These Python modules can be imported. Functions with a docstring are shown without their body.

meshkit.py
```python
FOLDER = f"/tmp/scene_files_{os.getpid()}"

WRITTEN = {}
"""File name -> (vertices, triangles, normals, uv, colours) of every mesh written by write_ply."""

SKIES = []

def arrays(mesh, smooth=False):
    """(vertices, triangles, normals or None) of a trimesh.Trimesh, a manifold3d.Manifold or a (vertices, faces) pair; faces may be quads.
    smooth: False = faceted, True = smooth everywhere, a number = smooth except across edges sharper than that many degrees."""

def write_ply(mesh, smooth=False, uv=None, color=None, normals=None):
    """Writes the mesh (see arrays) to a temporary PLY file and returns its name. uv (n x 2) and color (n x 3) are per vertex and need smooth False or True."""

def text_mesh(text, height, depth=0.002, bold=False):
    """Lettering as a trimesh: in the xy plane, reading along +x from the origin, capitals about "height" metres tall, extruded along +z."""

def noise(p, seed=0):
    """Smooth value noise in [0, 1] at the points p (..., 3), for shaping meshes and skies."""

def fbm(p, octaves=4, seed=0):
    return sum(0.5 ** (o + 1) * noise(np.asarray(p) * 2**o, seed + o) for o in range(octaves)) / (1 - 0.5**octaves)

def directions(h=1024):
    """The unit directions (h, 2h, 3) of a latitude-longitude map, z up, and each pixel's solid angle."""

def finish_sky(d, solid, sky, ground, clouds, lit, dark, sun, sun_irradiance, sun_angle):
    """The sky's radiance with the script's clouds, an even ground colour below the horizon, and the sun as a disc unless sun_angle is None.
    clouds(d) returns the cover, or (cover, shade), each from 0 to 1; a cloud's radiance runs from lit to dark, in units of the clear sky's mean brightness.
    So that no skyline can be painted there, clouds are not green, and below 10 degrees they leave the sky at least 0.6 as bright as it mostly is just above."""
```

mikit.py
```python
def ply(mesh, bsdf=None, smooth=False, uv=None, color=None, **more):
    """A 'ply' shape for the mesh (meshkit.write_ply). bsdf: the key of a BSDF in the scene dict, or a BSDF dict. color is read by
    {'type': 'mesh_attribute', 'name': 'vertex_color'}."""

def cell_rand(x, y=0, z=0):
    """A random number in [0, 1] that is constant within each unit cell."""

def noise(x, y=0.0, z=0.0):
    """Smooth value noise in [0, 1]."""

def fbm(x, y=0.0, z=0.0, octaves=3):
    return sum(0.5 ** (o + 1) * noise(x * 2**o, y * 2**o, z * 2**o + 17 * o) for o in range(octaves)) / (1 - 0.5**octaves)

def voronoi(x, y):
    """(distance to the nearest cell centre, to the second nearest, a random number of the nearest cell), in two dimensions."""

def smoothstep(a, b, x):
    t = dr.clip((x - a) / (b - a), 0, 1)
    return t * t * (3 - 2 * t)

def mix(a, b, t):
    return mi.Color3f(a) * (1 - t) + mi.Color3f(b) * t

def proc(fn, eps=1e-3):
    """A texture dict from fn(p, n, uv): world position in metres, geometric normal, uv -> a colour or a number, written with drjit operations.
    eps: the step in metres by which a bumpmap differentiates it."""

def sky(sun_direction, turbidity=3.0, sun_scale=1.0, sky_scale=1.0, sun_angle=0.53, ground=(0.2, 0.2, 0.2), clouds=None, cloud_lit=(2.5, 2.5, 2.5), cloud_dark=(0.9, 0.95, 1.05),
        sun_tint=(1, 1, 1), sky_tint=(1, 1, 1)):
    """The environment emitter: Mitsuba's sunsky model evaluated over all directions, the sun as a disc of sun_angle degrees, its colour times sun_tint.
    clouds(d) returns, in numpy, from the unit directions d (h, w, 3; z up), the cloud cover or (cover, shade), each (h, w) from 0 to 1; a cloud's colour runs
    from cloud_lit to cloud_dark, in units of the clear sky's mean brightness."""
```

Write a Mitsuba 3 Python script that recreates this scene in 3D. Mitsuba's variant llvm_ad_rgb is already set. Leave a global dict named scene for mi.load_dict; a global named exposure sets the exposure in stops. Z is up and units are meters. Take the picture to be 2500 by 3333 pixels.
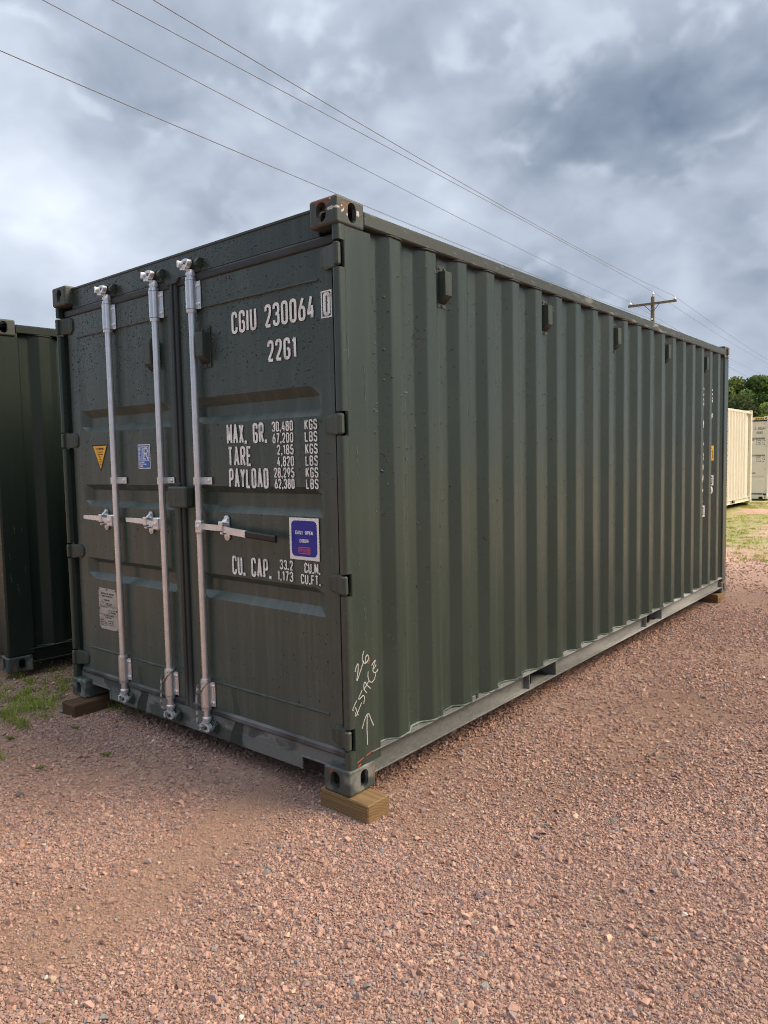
import math, numpy as np, trimesh, mitsuba as mi, drjit as dr
import manifold3d as m3
from shapely.geometry import LineString, Polygon, Point, box as sbox
from shapely.ops import unary_union
from shapely import affinity
import mikit, meshkit
from mikit import proc, noise, fbm, voronoi, cell_rand, smoothstep, mix
T = mi.ScalarTransform4f
PI = math.pi
scene, labels = {}, {}

# ---------------------------------------------------------------- camera, sky, exposure
CAM = np.array([-2.2856, -2.1061, 1.4846])
yaw, pitch, roll = .6889, -.0717, -.0197
fwd = np.array([math.cos(pitch) * math.cos(yaw), math.cos(pitch) * math.sin(yaw), math.sin(pitch)])
rgt = np.cross(fwd, [0, 0, 1]); rgt /= np.linalg.norm(rgt)
upv = np.cross(rgt, fwd)
upr = -math.sin(roll) * rgt + math.cos(roll) * upv
scene['camera'] = {'type': 'perspective', 'fov': math.degrees(2 * math.atan(1250 / 2371.6)), 'fov_axis': 'x', 'near_clip': .05, 'far_clip': 3000.,
                   'to_world': T().look_at(origin=CAM.tolist(), target=(CAM + fwd).tolist(), up=upr.tolist())}


def clouds(d):
    q = d * np.array([1, 1, 1.2]) * 3.5
    w = np.stack([meshkit.fbm(q * 2.2 + 3.1, 4, 5), meshkit.fbm(q * 2.2 + 9.7, 4, 11), meshkit.fbm(q * 2.2 + 5.3, 4, 13)], -1) - .5
    n1 = 1 - meshkit.fbm(q + w * .26 + np.array([15.414, -48.055, -1.227]), 2, 21)
    n2 = meshkit.fbm(q * 2.7 + w * 1.0 + 2.3, 6, 8)
    n3 = meshkit.fbm(q * 7.5 + w * 1.4 + 7.1, 5, 4)
    light = 1.65 * (n1 - .5) + .60 * (n2 - .5) + .34 * (n3 - .5)
    edge = np.exp(-((n1 + .35 * (n2 - .5) - .535) / .04) ** 2) * np.clip((n3 - .44) * 4.5, 0, 1)      # bright frayed rims
    thin = np.clip((d @ np.array([-.15, .98, .10]) - .35) / .6, 0, 1)      # the cloud thins out on that side of the sky
    s = .85 - light * .46 - .10 * edge - .13 * thin
    zen = np.clip((d[..., 2] - .42) / .5, 0, 1)                       # an overcast sky is brightest overhead
    return np.ones_like(s), np.clip(s - .76 * zen, 0, 1)


scene['sky'] = mikit.sky((.44, -.72, .74), turbidity=3, sun_scale=.44, sun_angle=34, clouds=clouds, cloud_lit=(2.26, 2.42, 2.68), cloud_dark=(.21, .305, .46), ground=(.22, .15, .12))
exposure = 2.88

# ---------------------------------------------------------------- mesh helpers


def tm(v, f):
    return trimesh.Trimesh(np.asarray(v, float), np.asarray(f, int), process=False)


def cross(poly):
    q = np.array(poly.exterior.coords)[:-1]
    a = np.sum(q[:, 0] * np.roll(q[:, 1], -1) - q[:, 1] * np.roll(q[:, 0], -1))
    return m3.CrossSection([q if a > 0 else q[::-1]])


def man2tm(m):
    q = m.to_mesh()
    return tm(q.vert_properties[:, :3], q.tri_verts)


def cat(ms):
    return trimesh.util.concatenate([m for m in ms if m is not None])


def hullm(p):
    h = trimesh.convex.convex_hull(np.asarray(p, float))
    return tm(h.vertices, h.faces)


def box(x0, x1, y0, y1, z0, z1, b=0.0):
    """box with chamfered edges"""
    if b <= 0:
        p = [[x, y, z] for x in (x0, x1) for y in (y0, y1) for z in (z0, z1)]
        return hullm(p)
    b = min(b, .49 * min(x1 - x0, y1 - y0, z1 - z0))
    p = []
    for x, sx in ((x0, 1), (x1, -1)):
        for y, sy in ((y0, 1), (y1, -1)):
            for z, sz in ((z0, 1), (z1, -1)):
                p += [[x, y + sy * b, z + sz * b], [x + sx * b, y, z + sz * b], [x + sx * b, y + sy * b, z]]
    return hullm(p)


def cyl(p0, p1, r, n=16, r1=None, cap=True):
    return tube([p0, p1], [r, r if r1 is None else r1], n, cap)


def tube(pts, r, n=8, cap=True):
    p = np.asarray(pts, float)
    r = np.broadcast_to(np.asarray(r, float), (len(p),))
    t = np.gradient(p, axis=0)
    t /= np.linalg.norm(t, axis=1, keepdims=True) + 1e-12
    a = np.cross(t[0], [0, 0, 1.] if abs(t[0][2]) < .9 else [1., 0, 0]); a /= np.linalg.norm(a)
    A = []
    for i in range(len(p)):
        a = a - t[i] * (a @ t[i]); a /= np.linalg.norm(a) + 1e-12
        A.append(a.copy())
    A = np.array(A); B = np.cross(t, A)
    th = np.arange(n) * 2 * PI / n
    v = p[:, None] + r[:, None, None] * (np.cos(th)[None, :, None] * A[:, None] + np.sin(th)[None, :, None] * B[:, None])
    f = []
    for i in range(len(p) - 1):
        for j in range(n):
            k = (j + 1) % n
            f += [[i * n + j, i * n + k, (i + 1) * n + k], [i * n + j, (i + 1) * n + k, (i + 1) * n + j]]
    v = v.reshape(-1, 3)
    if cap:
        v = np.vstack([v, p[:1], p[-1:]])
        c0, c1 = len(v) - 2, len(v) - 1
        o = (len(p) - 1) * n
        for j in range(n):
            k = (j + 1) % n
            f += [[c0, k, j], [c1, o + j, o + k]]
    return tm(v, f)


def extr(poly, org, u, v, depth):
    """shapely polygon in (u, v) pushed along u x v by depth"""
    u, v = np.asarray(u, float), np.asarray(v, float)
    w = np.cross(u, v)
    out = []
    for g in getattr(poly, 'geoms', [poly]):
        if g.is_empty or g.area < 1e-12:
            continue
        m = trimesh.creation.extrude_polygon(g, abs(depth), engine='earcut')
        q = m.vertices
        if depth < 0:
            q = q + [0, 0, depth]
        out.append(tm(np.asarray(org, float) + q[:, :1] * u + q[:, 1:2] * v + q[:, 2:3] * w, m.faces))
    return cat(out)


def lathe(prof, org, axis=(0, 0, 1), n=20):
    """profile [(r, h)]"""
    axis = np.asarray(axis, float); axis /= np.linalg.norm(axis)
    a = np.cross(axis, [0, 0, 1.] if abs(axis[2]) < .9 else [1., 0, 0]); a /= np.linalg.norm(a)
    b = np.cross(axis, a)
    th = np.arange(n) * 2 * PI / n
    v, f = [], []
    for r, h in prof:
        v += [np.asarray(org) + axis * h + max(r, 1e-5) * (math.cos(t) * a + math.sin(t) * b) for t in th]
    for i in range(len(prof) - 1):
        for j in range(n):
            k = (j + 1) % n
            f += [[i * n + j, i * n + k, (i + 1) * n + k], [i * n + j, (i + 1) * n + k, (i + 1) * n + j]]
    return tm(v, f)


def stadium(w, h):
    r = min(w, h) / 2
    if h > w:
        return LineString([(0, -(h / 2 - r)), (0, h / 2 - r)]).buffer(r, 8)
    return LineString([(-(w / 2 - r), 0), (w / 2 - r, 0)]).buffer(r, 8)


def rrect(x0, x1, y0, y1, r, k=6):
    return sbox(x0 + r, y0 + r, x1 - r, y1 - r).buffer(r, k)


def pose(x, y, z, yaw=0.):
    c, s = math.cos(yaw), math.sin(yaw)
    return np.array([[c, -s, 0, x], [s, c, 0, y], [0, 0, 1, z], [0, 0, 0, 1.]])


# ---------------------------------------------------------------- scene bookkeeping
def numbered(k):
    if k not in scene and k not in labels and not any(s.startswith(k + '__') for s in scene):
        return k
    i = 1
    while f'{k}_{i:03d}' in scene or f'{k}_{i:03d}' in labels or any(s.startswith(f'{k}_{i:03d}__') for s in scene):
        i += 1
    return f'{k}_{i:03d}'


def thing(name, label, category, group=None, kind=None):
    k = numbered(name)
    labels[k] = {'label': label, 'category': category}
    if group: labels[k]['group'] = group
    if kind: labels[k]['kind'] = kind
    return k


def put(key, mesh, bsdf, smooth=False, M=None, color=None, label=None, kind=None):
    """one entry; key may be used as it is (a thing of one mesh) or is a part parent__name"""
    if key in scene or (key in labels and '__' in key):
        key = numbered(key)
    if M is not None:
        mesh = tm(np.asarray(mesh.vertices) @ M[:3, :3].T + M[:3, 3], mesh.faces)
    scene[key] = mikit.ply(mesh, bsdf, smooth, color=color)
    if label or kind:
        labels.setdefault(key, {})
        if label: labels[key]['label'] = label
        if kind: labels[key]['kind'] = kind
    return key


# ---------------------------------------------------------------- materials
def put_each(key, meshes, *a, **k):
    for m in meshes:
        put(key, m, *a, **k)


def bsdf(key, d):
    scene[key] = d


def princ(key, color, rough=.5, spec=.5, metal=0., bump=None, scale=0.002, eps=1e-3, coat=0., **kw):
    d = {'type': 'principled', 'base_color': color if isinstance(color, dict) else {'type': 'rgb', 'value': list(color)}, 'roughness': rough, 'specular': spec, 'metallic': metal, **kw}
    if coat:
        d['clearcoat'] = coat; d['clearcoat_gloss'] = .85
    if bump:
        d = {'type': 'bumpmap', 'arbitrary': proc(bump, eps), 'scale': scale, 'bsdf': d}
    scene[key] = {'type': 'twosided', 'bsdf': d}


def paint_color(base, dust, amount, seed=0.):
    base, dust = tuple(base), tuple(dust)

    def fn(p, n, uv):
        h = p.x * .77 + p.y * 1.13
        streak = fbm(h * 26 + seed, p.z * .7, seed, 3)
        fine = noise(h * 140, p.z * 4.0, 2.0 + seed)
        spots = smoothstep(.80, .86, noise(p.x * 62 + 3, p.y * 62, p.z * 62)) * smoothstep(.45, .7, noise(p.x * 4, p.y * 4, p.z * 4 + 7))
        t = smoothstep(.42, .78, streak) * amount + smoothstep(.6, .95, fine) * amount * .5 + spots * .10
        return mix(base, dust, dr.minimum(t, .6))
    return proc(fn)


def rough_streaks(r0, r1, seed=0.):
    def fn(p, n, uv):
        h = p.x * .77 + p.y * 1.13
        return r0 + (r1 - r0) * fbm(h * 14 + seed, p.z * 1.1, 3.0, 3)
    return proc(fn)


def orange_peel(p, n, uv):
    return noise(p.x * 9, p.y * 9, p.z * 5) * .8 + noise(p.x * 60, p.y * 60, p.z * 60) * .012


GREEN = (.028, .043, .035)
DUSTG = (.155, .160, .140)
princ('green_paint', paint_color(GREEN, DUSTG, .08), rough_streaks(.24, .34), .55, coat=.42, bump=orange_peel, scale=.0016)
princ('green_paint_shaded', paint_color((.011, .020, .0155), (.04, .052, .045), .06, 4.), .40, .4)  # base darkened to carry the shade of the gap between containers
princ('green_detail', paint_color((.034, .046, .038), DUSTG, .16, 2.), .45, .5)


def wet_run(p, y0, w, z_top):
    """a dark run of water with an uneven edge"""
    d = dr.abs(p.y - y0 - .012 * dr.sin(p.z * 21 + y0) - .03 * (noise(p.z * 14, y0, 2.) - .5)) - w * (.75 + .9 * (1 - smoothstep(.02, .25, p.z)))
    return (1 - smoothstep(-.004, .004, d)) * (1 - smoothstep(z_top - .02, z_top, p.z))


def dusty_fn(p, n, uv):
    base = (.034, .044, .038)
    e = fbm(p.y * 3.6 + 1.7, p.x * 3.1, p.z * 5, 4)
    d = smoothstep(.44, .52, e + .35 * smoothstep(.03, .14, p.z) * (noise(p.y * 5, p.z * 9, 4.) - .35))
    rim = smoothstep(.03, .0, dr.abs(e - .46)) * .25
    sp = smoothstep(.5, .9, noise(p.x * 120, p.y * 120, p.z * 120))
    w = dr.maximum(wet_run(p, .83, .030, .6), wet_run(p, 1.70, .030, .6))
    return mix(base, (.235, .245, .235), dr.clip((.16 + .40 * d + rim + .14 * sp) * (1 - w), 0, 1))


def door_fn(p, n, uv):
    streak = fbm(p.y * 26, p.z * .7, 3., 3)
    low = 1 - smoothstep(.1, 1.15, p.z)
    fine = noise(p.y * 150, p.z * 9, 2.)
    grain = noise(p.y * 190, p.z * 190, 6.)
    spots = smoothstep(.80, .87, noise(p.x * 80 + 3, p.y * 80, p.z * 80)) * smoothstep(.35, .65, noise(p.x * 4, p.y * 4, p.z * 4 + 7))
    t = smoothstep(.42, .78, streak) * .10 + smoothstep(.6, .95, fine) * .06 + spots * .16 + low * (.10 + .16 * grain * smoothstep(.35, .6, fbm(p.y * 5, p.z * 2, 9., 3)))
    w = dr.maximum(wet_run(p, .83, .026, .335), wet_run(p, 1.70, .026, .30))
    return mix((.036, .055, .045), (.185, .200, .188), dr.clip(t, 0, .6) * (1 - w))


princ('door_paint', proc(door_fn), rough_streaks(.27, .38), .55, coat=.2, bump=orange_peel, scale=.0016)
princ('sill_paint', proc(dusty_fn), .5, .4)


def rail_fn(p, n, uv):
    base = (.05, .06, .054)
    s = smoothstep(.50, .74, fbm(p.x * 6, p.y * 30, p.z * 26, 4)) * smoothstep(2.1, 2.9, p.x) * (1 - smoothstep(4.0, 4.5, p.x))
    sc = smoothstep(.80, .9, noise(p.x * 17, p.y * 40, p.z * 60 + p.x * 12))
    return mix(base, (.34, .33, .30), dr.clip(s * .75 + sc * .2, 0, 1))


princ('rail_paint', proc(rail_fn), .42, .45)


def lower_rail_fn(p, n, uv):
    base = (.05, .055, .052)
    m = smoothstep(.25, .75, fbm(p.x * 1.3 + 4, p.y * 9, p.z * 4, 4)) * smoothstep(.2, 2.0, p.x)  # lighter along x: ground bounce on the web painted into the colour
    sp = noise(p.x * 60, p.y * 60, p.z * 60)
    return mix(base, (.33, .33, .315), dr.clip(.22 + .70 * m + .16 * (sp - .5), 0, 1))


princ('lower_rail_paint', proc(lower_rail_fn), .6, .35)


def casting_fn(p, n, uv):
    base = (.055, .066, .059)
    t = fbm(p.x * 22 + 3, p.y * 22, p.z * 22, 4)
    top = smoothstep(2.50, 2.58, p.z)
    rust = smoothstep(.66, .73, t + .16 * top) * (1 - smoothstep(.3, .5, p.y) * (1 - smoothstep(2.7, 2.9, p.y))) * smoothstep(2.4, 2.5, p.z) * smoothstep(.3, .7, noise(p.x * 9 + 1, p.y * 9, p.z * 6) + .25)
    chip = smoothstep(.70, .72, fbm(p.x * 30 + 11, p.y * 30, p.z * 26, 3)) * smoothstep(2.4, 2.48, p.z) * (1 - smoothstep(.05, .1, p.y))
    dust = smoothstep(.45, .7, fbm(p.x * 13, p.y * 13, p.z * 13 + 5, 3)) * (1 - smoothstep(.3, 1.0, p.z)) * .6
    low_rust = smoothstep(.70, .74, fbm(p.x * 18 + 7, p.y * 18, p.z * 10, 3)) * (1 - smoothstep(.1, .3, p.z))
    c = mix(base, (.25, .255, .24), dust)
    c = mix(c, (.20, .075, .03), dr.clip(rust + low_rust, 0, 1) * .65)
    return mix(c, (.52, .52, .50), chip * .9)


princ('casting_paint', proc(casting_fn), .5, .4)


def gasket_fn(p, n, uv):
    d = smoothstep(.35, .85, fbm(p.y * 5, p.z * 1.3, p.x * 5, 3))
    low = 1 - smoothstep(.1, .5, p.z)
    return mix((.026, .030, .031), (.19, .195, .19), dr.clip(d * (.10 + .75 * low), 0, 1))


princ('rubber', proc(gasket_fn), .42, .4)


def galv_fn(p, n, uv):
    t = noise(p.x * 55, p.y * 55, p.z * 40)
    s = smoothstep(.3, .9, fbm(p.x * 12, p.y * 12, p.z * 3, 3))
    return mix((.70, .72, .74), (.92, .94, .96), .5 * t + .5 * s)


princ('galvanised', proc(galv_fn), .30, .5, .85)
princ('galvanised_bright', proc(galv_fn), .32, .5, .6)
princ('black_grip', (.012, .012, .012), .35, .4)
princ('shade_black', (.008, .008, .008), .9, .1)  # near-black painted in for deep shade in gaps and under the floor
princ('white_marking', proc(lambda p, n, uv: mix((.82, .82, .80), (.56, .56, .54), smoothstep(.55, .9, noise(p.x * 70, p.y * 70, p.z * 25)))), .5, .3)
princ('chalk', (.46, .46, .43), .9, .1)
princ('red_scuff', (.42, .10, .06), .8, .2)
princ('sticker_white', (.78, .78, .75), .35, .5)
princ('sticker_blue', (.008, .018, .27), .3, .5)
princ('certificate_blue', (.012, .115, .47), .3, .5)
princ('sticker_red', (.55, .09, .12), .4, .5)
princ('sticker_yellow', (.80, .42, .02), .35, .5)
princ('black_print', (.015, .015, .015), .45, .3)
princ('plate_metal', proc(lambda p, n, uv: mix((.38, .35, .30), (.50, .48, .43), noise(p.y * 40, p.z * 40, 1.))), .5, .4, .25)
princ('plate_print', (.10, .09, .08), .6, .2)
princ('sealant', proc(lambda p, n, uv: mix((.045, .068, .058), (.16, .195, .18), smoothstep(.35, .7, fbm(p.x * 16, p.y * 40, p.z * 40, 3)))), .5, .3)
princ('brown_sealant', (.030, .024, .020), .6, .3)
princ('water', (.010, .013, .012), .04, .7)
CREAM = (.655, .62, .51)
princ('cream_paint', paint_color(CREAM, (.72, .68, .56), .25, 1.), .5, .35)
princ('cream_lifted_paint', paint_color((.77, .73, .59), (.80, .75, .63), .25, 6.), .5, .35)  # cream lightened in colour because the door end gets no sun
princ('grey_decal', (.36, .34, .28), .6, .3)
princ('white_decal', (.80, .79, .70), .6, .3)
princ('pink_print', (.50, .16, .18), .6, .3)
princ('weathered_wood', proc(lambda p, n, uv: mix((.105, .082, .058), (.235, .195, .145), fbm(p.x * 18 + p.y * 18, p.z * 1.2, p.y * 9, 4))), .85, .2)
princ('porcelain', (.78, .80, .84), .25, .5)
princ('steel_dark', (.055, .055, .058), .5, .5)
princ('wire_metal', (.17, .175, .185), .5, .4)


def timber(key, a, b, wet):
    def fn(p, n, uv):
        g = fbm(p.x * (4 if key != 'timber_wet' else 4), p.y * 7, p.z * 60, 4)
        r = dr.sqrt(dr.square(p.z + .20) + dr.square((p.x if key == 'timber' else p.y) - (.02 if key == 'timber' else 2.2)))
        ring = .5 + .5 * dr.sin(r * 520 + 5 * noise(p.x * 10, p.y * 10, p.z * 10))
        st = smoothstep(.5, .75, fbm(p.x * 9, p.y * 9, p.z * 16 + 4, 3))
        return mix(mix(a, b, dr.clip(.55 * g + .45 * ring * .6, 0, 1)), (a[0] * .4, a[1] * .4, a[2] * .4), st * wet)
    princ(key, proc(fn), .7, .3, bump=lambda p, n, uv: fbm(p.x * 9, p.y * 9, p.z * 120, 3), scale=.002)


timber('timber', (.115, .070, .030), (.32, .212, .105), .5)
timber('timber_wet', (.060, .034, .018), (.135, .080, .042), .3)

# ground: gravel yard with sandy patches, grass cover away from the traffic
SANDY = [(-1.25, .20, .26), (-.95, .25, .24), (-.66, .32, .24), (-.36, .36, .22), (-.08, .42, .20), (.12, -.30, .16), (1.3, -.75, .42), (2.2, -.7, .5)]


def ground_h(x, y):
    """height of the yard in metres (numpy)"""
    x, y = np.asarray(x, float), np.asarray(y, float)
    q = np.stack([x, y, 0 * x], -1)
    h = -.082 + .022 * (meshkit.fbm(q * .9, 3, 4) - .5) + .008 * (meshkit.fbm(q * 4.5, 3, 9) - .5)
    near = np.exp(-((x - .08) ** 2 + (y - .05) ** 2) / .12)
    h = h * (1 - .6 * near) + -.082 * .6 * near
    t = np.clip((x - 9) / 9, 0, 1); t = t * t * (3 - 2 * t)
    d = np.clip((x - 20.8) / 4.5, 0, 1); d = d * d * (3 - 2 * d)
    return h + .075 * t - .22 * d


def sandy_np(x, y):
    s = 0
    for cx, cy, r in SANDY:
        s = s + np.exp(-((x - cx) ** 2 + (y - cy) ** 2) / r ** 2)
    return np.clip(s, 0, 1)


def grassiness(p):
    far = smoothstep(8.5, 10.5, p.x + .55 * p.y + 1.6 * (fbm(p.x * .5, p.y * .5, 3., 3) - .5)) * smoothstep(.44, .58, fbm(p.x * .33 + 2, p.y * .9, 1., 4) + .10 * smoothstep(1.5, 3, p.y))
    left = smoothstep(1.7, 3.0, p.y - .5 * p.x) * (1 - smoothstep(.6, 1.5, p.x)) * smoothstep(.45, .65, fbm(p.x * 2.4 + 3, p.y * 2.4, 5., 3)) * .28
    return dr.clip(far + left, 0, 1)


def gravel_color(p, n, uv):
    a1, b1, r1 = voronoi(p.x * 70, p.y * 70)
    a2, b2, r2 = voronoi(p.x * 150 + 9, p.y * 150)
    a3, b3, r3 = voronoi(p.x * 34 + 4, p.y * 34 + 2)
    big = fbm(p.x * 1.1, p.y * 1.1, 2., 4)
    sd = mi.Float(0)
    for cx, cy, r_ in SANDY:
        sd = sd + dr.exp(-(dr.square(p.x - cx) + dr.square(p.y - cy)) / r_ ** 2)
    sd = smoothstep(.25, .8, sd + .5 * (fbm(p.x * 3.3, p.y * 3.3, 8., 3) - .5))
    sand_gap_shade = mix((.19, .108, .072), (.34, .21, .145), fbm(p.x * 260, p.y * 260, 0., 2))  # dark brown between pebbles paints the shade of the gaps
    sand_gap_shade = mix(sand_gap_shade, mix((.25, .145, .095), (.56, .36, .245), noise(p.x * 260, p.y * 260, 3.)), sd)
    def peb(r):
        c = mix((.29, .172, .137), (.53, .338, .262), r)
        c = mix(c, (.55, .42, .31), smoothstep(.88, .93, r))
        return mix(c, (.17, .155, .155), 1 - smoothstep(.03, .07, r))
    c = mix(sand_gap_shade, peb(r2), smoothstep(.03, .10, b2 - a2) * (.92 - .35 * sd))
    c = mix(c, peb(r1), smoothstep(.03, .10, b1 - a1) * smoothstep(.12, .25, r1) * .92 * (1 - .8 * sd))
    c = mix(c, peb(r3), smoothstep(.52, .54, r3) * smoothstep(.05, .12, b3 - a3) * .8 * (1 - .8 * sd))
    c = c * (.78 + .48 * big)
    c = mix(c, mi.Color3f(.33, .17, .105), smoothstep(.60, .80, fbm(p.x * .8 + 6, p.y * .8, 7., 3)) * .35)
    g = grassiness(p)
    gr = mix((.14, .19, .05), (.42, .43, .15), fbm(p.x * 12, p.y * 12, 4., 4))
    c = mix(c, c * 1.2 + mi.Color3f(.01, .008, .006), smoothstep(5., 10., p.x))      # far ground brightened in colour, standing in for sheen at grazing view
    speck = smoothstep(.38, .62, noise(p.x * 23, p.y * 23, 9.))
    return mix(c, gr, g * (.45 + .55 * speck))


def gravel_bump(p, n, uv):
    a1, b1, r1 = voronoi(p.x * 70, p.y * 70)
    a2, b2, r2 = voronoi(p.x * 150 + 9, p.y * 150)
    a3, b3, r3 = voronoi(p.x * 34 + 4, p.y * 34 + 2)
    h = .0050 * smoothstep(0, .35, b2 - a2) * (.5 + r2) + .009 * smoothstep(0, .3, b1 - a1) * smoothstep(.12, .3, r1)
    h = h + .014 * smoothstep(0, .3, b3 - a3) * smoothstep(.6, .75, r3) + .004 * noise(p.x * 300, p.y * 300, 1.)
    return h * (1 - .80 * smoothstep(4., 10., p.x))                 # bump faded farther off to keep that ground bright


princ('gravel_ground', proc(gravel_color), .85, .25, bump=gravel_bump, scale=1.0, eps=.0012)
bsdf('stone_mat', {'type': 'twosided', 'bsdf': {'type': 'principled', 'base_color': {'type': 'mesh_attribute', 'name': 'vertex_color'}, 'roughness': .75, 'specular': .3}})
bsdf('leaf_mat', {'type': 'principledthin', 'base_color': {'type': 'mesh_attribute', 'name': 'vertex_color'}, 'roughness': .55, 'diff_trans': .7, 'spec_trans': 0.})
princ('bark', proc(lambda p, n, uv: mix((.06, .045, .035), (.16, .13, .10), fbm(p.x * 8, p.y * 8, p.z * 2, 3))), .9, .2)
princ('rope_fibre', proc(lambda p, n, uv: mix((.45, .43, .38), (.16, .14, .11), smoothstep(.40, .62, noise(p.x * 60, p.y * 60, p.z * 55)))), .9, .1)

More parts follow.
